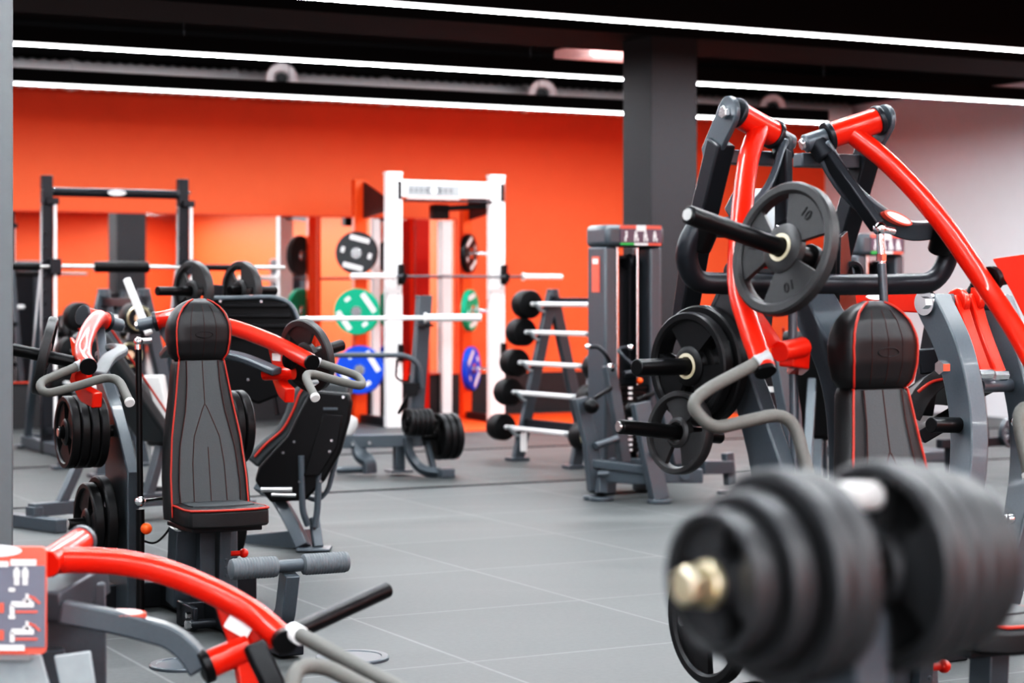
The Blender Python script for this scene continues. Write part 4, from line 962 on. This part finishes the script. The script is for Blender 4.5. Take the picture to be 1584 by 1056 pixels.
mb = MB(); mb.box((0, -.2, .04), (.6, .9, .08)); mb.box((0, -.02, .5), (.25, .13, .5)); mb.build('base_frame', GRA, t2, .01)

# ================================================================== machine on the far right
RM = T('lever_machine', 'grey curved-frame lever machine with red arms, at the right edge behind the dumbbell', 'exercise machine', (P(1500, 700, 6.9).x, 6.9, 0))
f = RM.px
def curve_leg(pts, name='curved_leg'):
    mb = MB(); mb.sweep(spline([f(*p) for p in pts]), rect(.115, .075), (1, 0, 0)); return mb.build(name, GRA, RM, .006)
l1 = curve_leg([(1444, 468, 7.0), (1478, 545, 6.9), (1497, 640, 6.85), (1497, 730, 6.8), (1480, 830, 6.75), (1440, 990, 6.7)])
l2 = curve_leg([(1540, 468, 7.2), (1567, 545, 7.1), (1588, 640, 7.05), (1590, 730, 7.0), (1574, 830, 6.95), (1535, 985, 6.9)])
mb = MB(); mb.tube([f(1432, 467, 6.98), f(1556, 467, 7.22)], .030); mb.tube([f(1515, 597, 6.95), f(1575, 595, 7.1)], .024); mb.each('cross_tube', GRA, RM)
mb = MB(); mb.disc(f(1432, 468, 6.97), f(1556, 467, 7.22) - f(1432, 467, 6.98), .045, .02); mb.disc(f(1430, 468, 6.96), f(1556, 467, 7.22) - f(1432, 467, 6.98), .022, .03, 6); mb.disc(f(1458, 568, 6.8), (1, 0, 0), .025, .03, 6); mb.each('end_bolt', CHR, RM)
for (a, b_, c_) in (((1482, 458, 7.05), (1496, 505, 7.0), (1522, 578, 6.9)), ((1505, 456, 7.1), (1518, 505, 7.05), (1546, 580, 6.95))):
    mb = MB(); mb.sweep(spline([f(*a), f(*b_), f(*c_)]), rect(.032, .05), (1, 0, 0)); mb.disc(f(a[0], a[1] + 9, a[2]), f(1556, 467, 7.22) - f(1432, 467, 6.98), .048, .03); lv = mb.build('red_lever', RED, RM, .006)
    mb = MB(); mb.disc(f(*c_), (1, 0, 0), .02, .06, 8); mb.each('bolt', CHR, lv)
mb = MB(); mb.beam(f(1322, 463, 7.4), f(1440, 468, 7.15), .05, .075); bmr = mb.build('red_beam', RED, RM, .006)
mb = MB(); cc = f(1356, 459, 7.27); oval(mb, cc, RM.I.to_3x3() @ V((.0, -1, 0)), (0, 0, 1), .075, .022, .03); mb.build('oval_badge', PAPER, bmr)
mb = MB(); mb.tube([f(1440, 657, 6.75), f(1492, 657, 6.85)], .027); mb.disc(f(1492, 657, 6.84), (1, 0, 0), .042, .016); mb.build('weight_horn', BLK, RM, .003)
mb = MB(); mb.tube([f(1488, 470, 7.1), f(1503, 444, 7.1)], .011); mb.ball(f(1506, 441, 7.1), .014); mb.build('pull_pin', BLK, RM)
mb = MB(); mb.sweep(spline([f(1405, 640, 7.3), f(1430, 600, 7.3), f(1480, 590, 7.4), f(1530, 595, 7.5)]), rect(.30, .07), (0, 0, 1)); pd = mb.build('seat_pad', VBK, RM, .014)
MB().tube([f(1420, 606, 7.13), f(1440, 590, 7.13), f(1476, 583, 7.2)], .006, .05).build('piping', PIP, pd)
mb = MB(); mb.beam(f(1420, 675, 7.3), f(1480, 640, 7.3), .12, .05); mb.beam(f(1425, 640, 7.35), f(1452, 480, 7.3), .06, .07, (0, 1, 0)); mb.beam(f(1420, 560, 7.2), f(1452, 556, 7.2), .04, .09); mb.beam(f(1500, 640, 7.4), f(1500, 950, 7.4), .08, .08, (0, 1, 0))
a_ = f(1450, 980, 6.8); mb.beam((a_.x, a_.y - .1, .05), (a_.x, a_.y + 1.0, .05), .1, .1); a_ = f(1545, 980, 7.0); mb.beam((a_.x, a_.y - .1, .05), (a_.x, a_.y + 1.0, .05), .1, .1); mb.beam(f(1445, 963, 7.0), f(1560, 963, 7.2), .1, .08)
mb.build('rear_frame', GRD, RM, .006)
mb = MB()
for x, y, Y in ((1572, 652, 6.98), (1562, 802, 6.9)): mb.ball(f(x, y, Y), .02)
mb.each('bolt', CHR, RM)

# ================================================================== benches and small machines in the background
def bench(loc, label, rotz, m=VGR, back=.9):
    t = T('adjustable_bench', label, 'bench', loc, rotz)
    mb = MB(); mb.box((0, -.35, .42), (.30, .45, .07)); s = mb.build('seat', m, t, .02)
    MB().tube([(-.15, -.575, .45), (.15, -.575, .45), (.15, -.13, .45)], .006).build('piping', PIP, s)
    mb = MB(); c, s_ = math.cos(back), math.sin(back)
    mb.sweep([(0, -.10, .43), (0, -.10 + .75 * c, .43 + .75 * s_)], rect(.30, .07), (1, 0, 0)) if False else mb.sweep([(0, -.10, .43), (0, -.10 + .75 * c, .43 + .75 * s_)], rect(.30, .07), (0, 0, 1))
    bk = mb.build('backrest', m, t, .02)
    MB().tube([(-.15, -.14, .47), (-.15, -.14 + .74 * c, .47 + .74 * s_)], .006).tube([(.15, -.14, .47), (.15, -.14 + .74 * c, .47 + .74 * s_)], .006).build('piping', PIP, bk)
    mb = MB(); mb.beam((0, -.62, .10), (0, .72, .10), .07, .07); mb.beam((-.25, .70, .035), (.25, .70, .035), .07, .07); mb.beam((-.2, -.60, .035), (.2, -.60, .035), .07, .07); mb.beam((0, -.40, .10), (0, -.30, .39), .06, .06, (0, 1, 0)); mb.beam((0, .55, .10), (0, -.10 + .45 * c, .41 + .45 * s_), .05, .05, (0, 1, 0)); mb.beam((0, -.02, .10), (0, -.12, .39), .06, .05, (0, 1, 0)); mb.box((0, -.60, .06), (.08, .06, .12)); mb.box((0, .70, .06), (.08, .06, .12))
    mb.build('frame', GRA, t, .005)
    return t
q = P(222, 780, 11.0); bench((q.x, 11.0, 0), 'grey bench with red edging, half hidden behind the chest press', YAW + 1.9)
q = P(1262, 760, 11.5); bench((q.x, 11.5, 0), 'grey and black bench seen between the red lever and the right headrest', YAW + 2.4, VBK)
# small bench rail visible left between the pillar and the plates is the foot of the smith machine
t3 = T('seated_machine', 'pale-sided seated machine with dark curved shroud behind the left backrest', 'exercise machine', (P(228, 740, 12.3).x, 12.3, 0))
f = t3.px
mb = MB(); mb.prism([f(196, 582, 12.3), f(252, 580, 12.3), f(262, 640, 12.3), (f(262, 640, 12.3).x, f(262, 640, 12.3).y, .05), (f(240, 640, 12.3).x, f(240, 640, 12.3).y, .05), f(236, 660, 12.3), f(222, 610, 12.3)], t3.I.to_3x3() @ V((0, .16, 0))); mb.build('side_panel', PGR, t3, .01)
mb = MB(); mb.sweep(spline([f(190, 588, 12.2), f(214, 592, 12.2), f(228, 625, 12.2), f(236, 680, 12.2)]), rect(.20, .07), (0, 0, 1)); mb.build('shroud', BLK, t3, .02)
mb = MB(); a_ = f(200, 650, 12.25); mb.beam(f(190, 590, 12.3), (f(190, 590, 12.3).x, f(190, 590, 12.3).y, 0), .06, .06, (0, 1, 0)); mb.beam((a_.x - .1, a_.y, .04), (a_.x + .4, a_.y, .04), .08, .08); mb.build('frame', GRA, t3, .005)
# cast wheel of an exercise bike at the right edge
bk_ = T('exercise_bike', 'low exercise machine with a dark spoked wheel near the floor, right edge', 'exercise machine', (P(1566, 700, 13.5).x, 13.5, 0))
mb = MB(); zc = .30
mb.lathe([(.085, -.02), (.105, -.02), (.105, .02), (.085, .02)], (0, 0, zc), (0, 1, 0), 32, closed=True); mb.disc((0, 0, zc), (0, 1, 0), .03, .05)
for k in range(4): a = k * math.pi / 4; mb.beam((-.09 * math.cos(a), 0, zc - .09 * math.sin(a)), (.09 * math.cos(a), 0, zc + .09 * math.sin(a)), .015, .02)
mb.build('spoked_wheel', GRA, bk_)
mb = MB(); mb.beam((-.6, .04, .24), (.5, .04, .24), .06, .06); mb.beam((-.5, .04, .0), (-.5, .04, .24), .06, .06, (0, 1, 0)); mb.beam((.35, .04, 0), (.35, .04, .24), .06, .06, (0, 1, 0)); mb.beam((-.2, .05, .24), (-.25, .05, .62), .05, .05, (0, 1, 0)); mb.box((-.28, .05, .64), (.26, .18, .06)); mb.build('frame', GRD, bk_, .005)
MB().beam((.25, .05, .24), (.33, .05, .75), .05, .05, (0, 1, 0)).build('handle_post', GRA, bk_)
# slanted grey machine frame between the red lever and the rods
t4 = T('press_frame', 'grey slanted machine frame with white crosspiece, behind the red sleeve of the right machine', 'exercise machine', (P(1216, 760, 9.3).x, 9.3, 0))
f = t4.px
mb = MB(); mb.sweep([f(1205, 545, 9.3), f(1222, 640, 9.3), (f(1236, 700, 9.3).x, f(1236, 700, 9.3).y, 0)], rect(.07, .09), (1, 0, 0)); mb.beam(f(1165, 830, 9.4), f(1262, 836, 9.2), .08, .08); a_ = f(1230, 700, 9.3); mb.beam((a_.x - .3, a_.y, .04), (a_.x + .3, a_.y, .04), .08, .08); mb.build('slanted_post', GRA, t4, .006)
mb = MB(); mb.beam(f(1180, 602, 9.6), f(1216, 601, 9.4), .03, .025); mb.build('crosspiece', PGR, t4)
mb = MB(); mb.box(f(1196, 622, 9.6), (.12, .02, .10)); mb.build('brown_pad', GRD, t4, .005)
q = P(1195, 588, 14.0)

# ================================================================== light and camera
w = bpy.data.worlds.new('room_air'); bpy.context.scene.world = w; w.use_nodes = True
w.node_tree.nodes['Background'].inputs['Color'].default_value = (.9, .95, 1, 1); w.node_tree.nodes['Background'].inputs['Strength'].default_value = .15
def area(loc, tgt, sx, sy, e, col=(1, 1, 1)):
    l = bpy.data.lights.new('fill_light', 'AREA'); l.shape = 'RECTANGLE'; l.size = sx; l.size_y = sy; l.energy = e; l.color = col
    o = bpy.data.objects.new('fill_light', l); C.objects.link(o); o.location = loc
    o.rotation_euler = (V(tgt) - V(loc)).to_track_quat('-Z', 'Y').to_euler(); return o
area(W(-9.3, 22.9, 2.0), W(-4, 8, .8), 5, 3, 300, (.93, .96, 1))  # frontal fill added behind the camera, with no window there
cam = bpy.data.cameras.new('camera'); co = bpy.data.objects.new('camera', cam); C.objects.link(co)
co.location = (0, 0, CAMZ); co.rotation_euler = (math.pi / 2, 0, 0)
cam.lens = 70; cam.sensor_width = 36; cam.shift_y = -(528 - HY) / 1584
cam.clip_end = 100; cam.clip_start = .05
cam.dof.use_dof = True; cam.dof.focus_distance = 6.6; cam.dof.aperture_fstop = 3.2
sc_ = bpy.context.scene; sc_.camera = co
sc_.view_settings.view_transform = 'Standard'; sc_.view_settings.look = 'None'; sc_.view_settings.exposure = .78

vs = sc_.view_settings; vs.use_curve_mapping = True
cm = vs.curve_mapping; cv = cm.curves[3]
for x_, y_ in ((.03, .011), (.10, .074), (.28, .30)): cv.points.new(x_, y_)
cm.update()
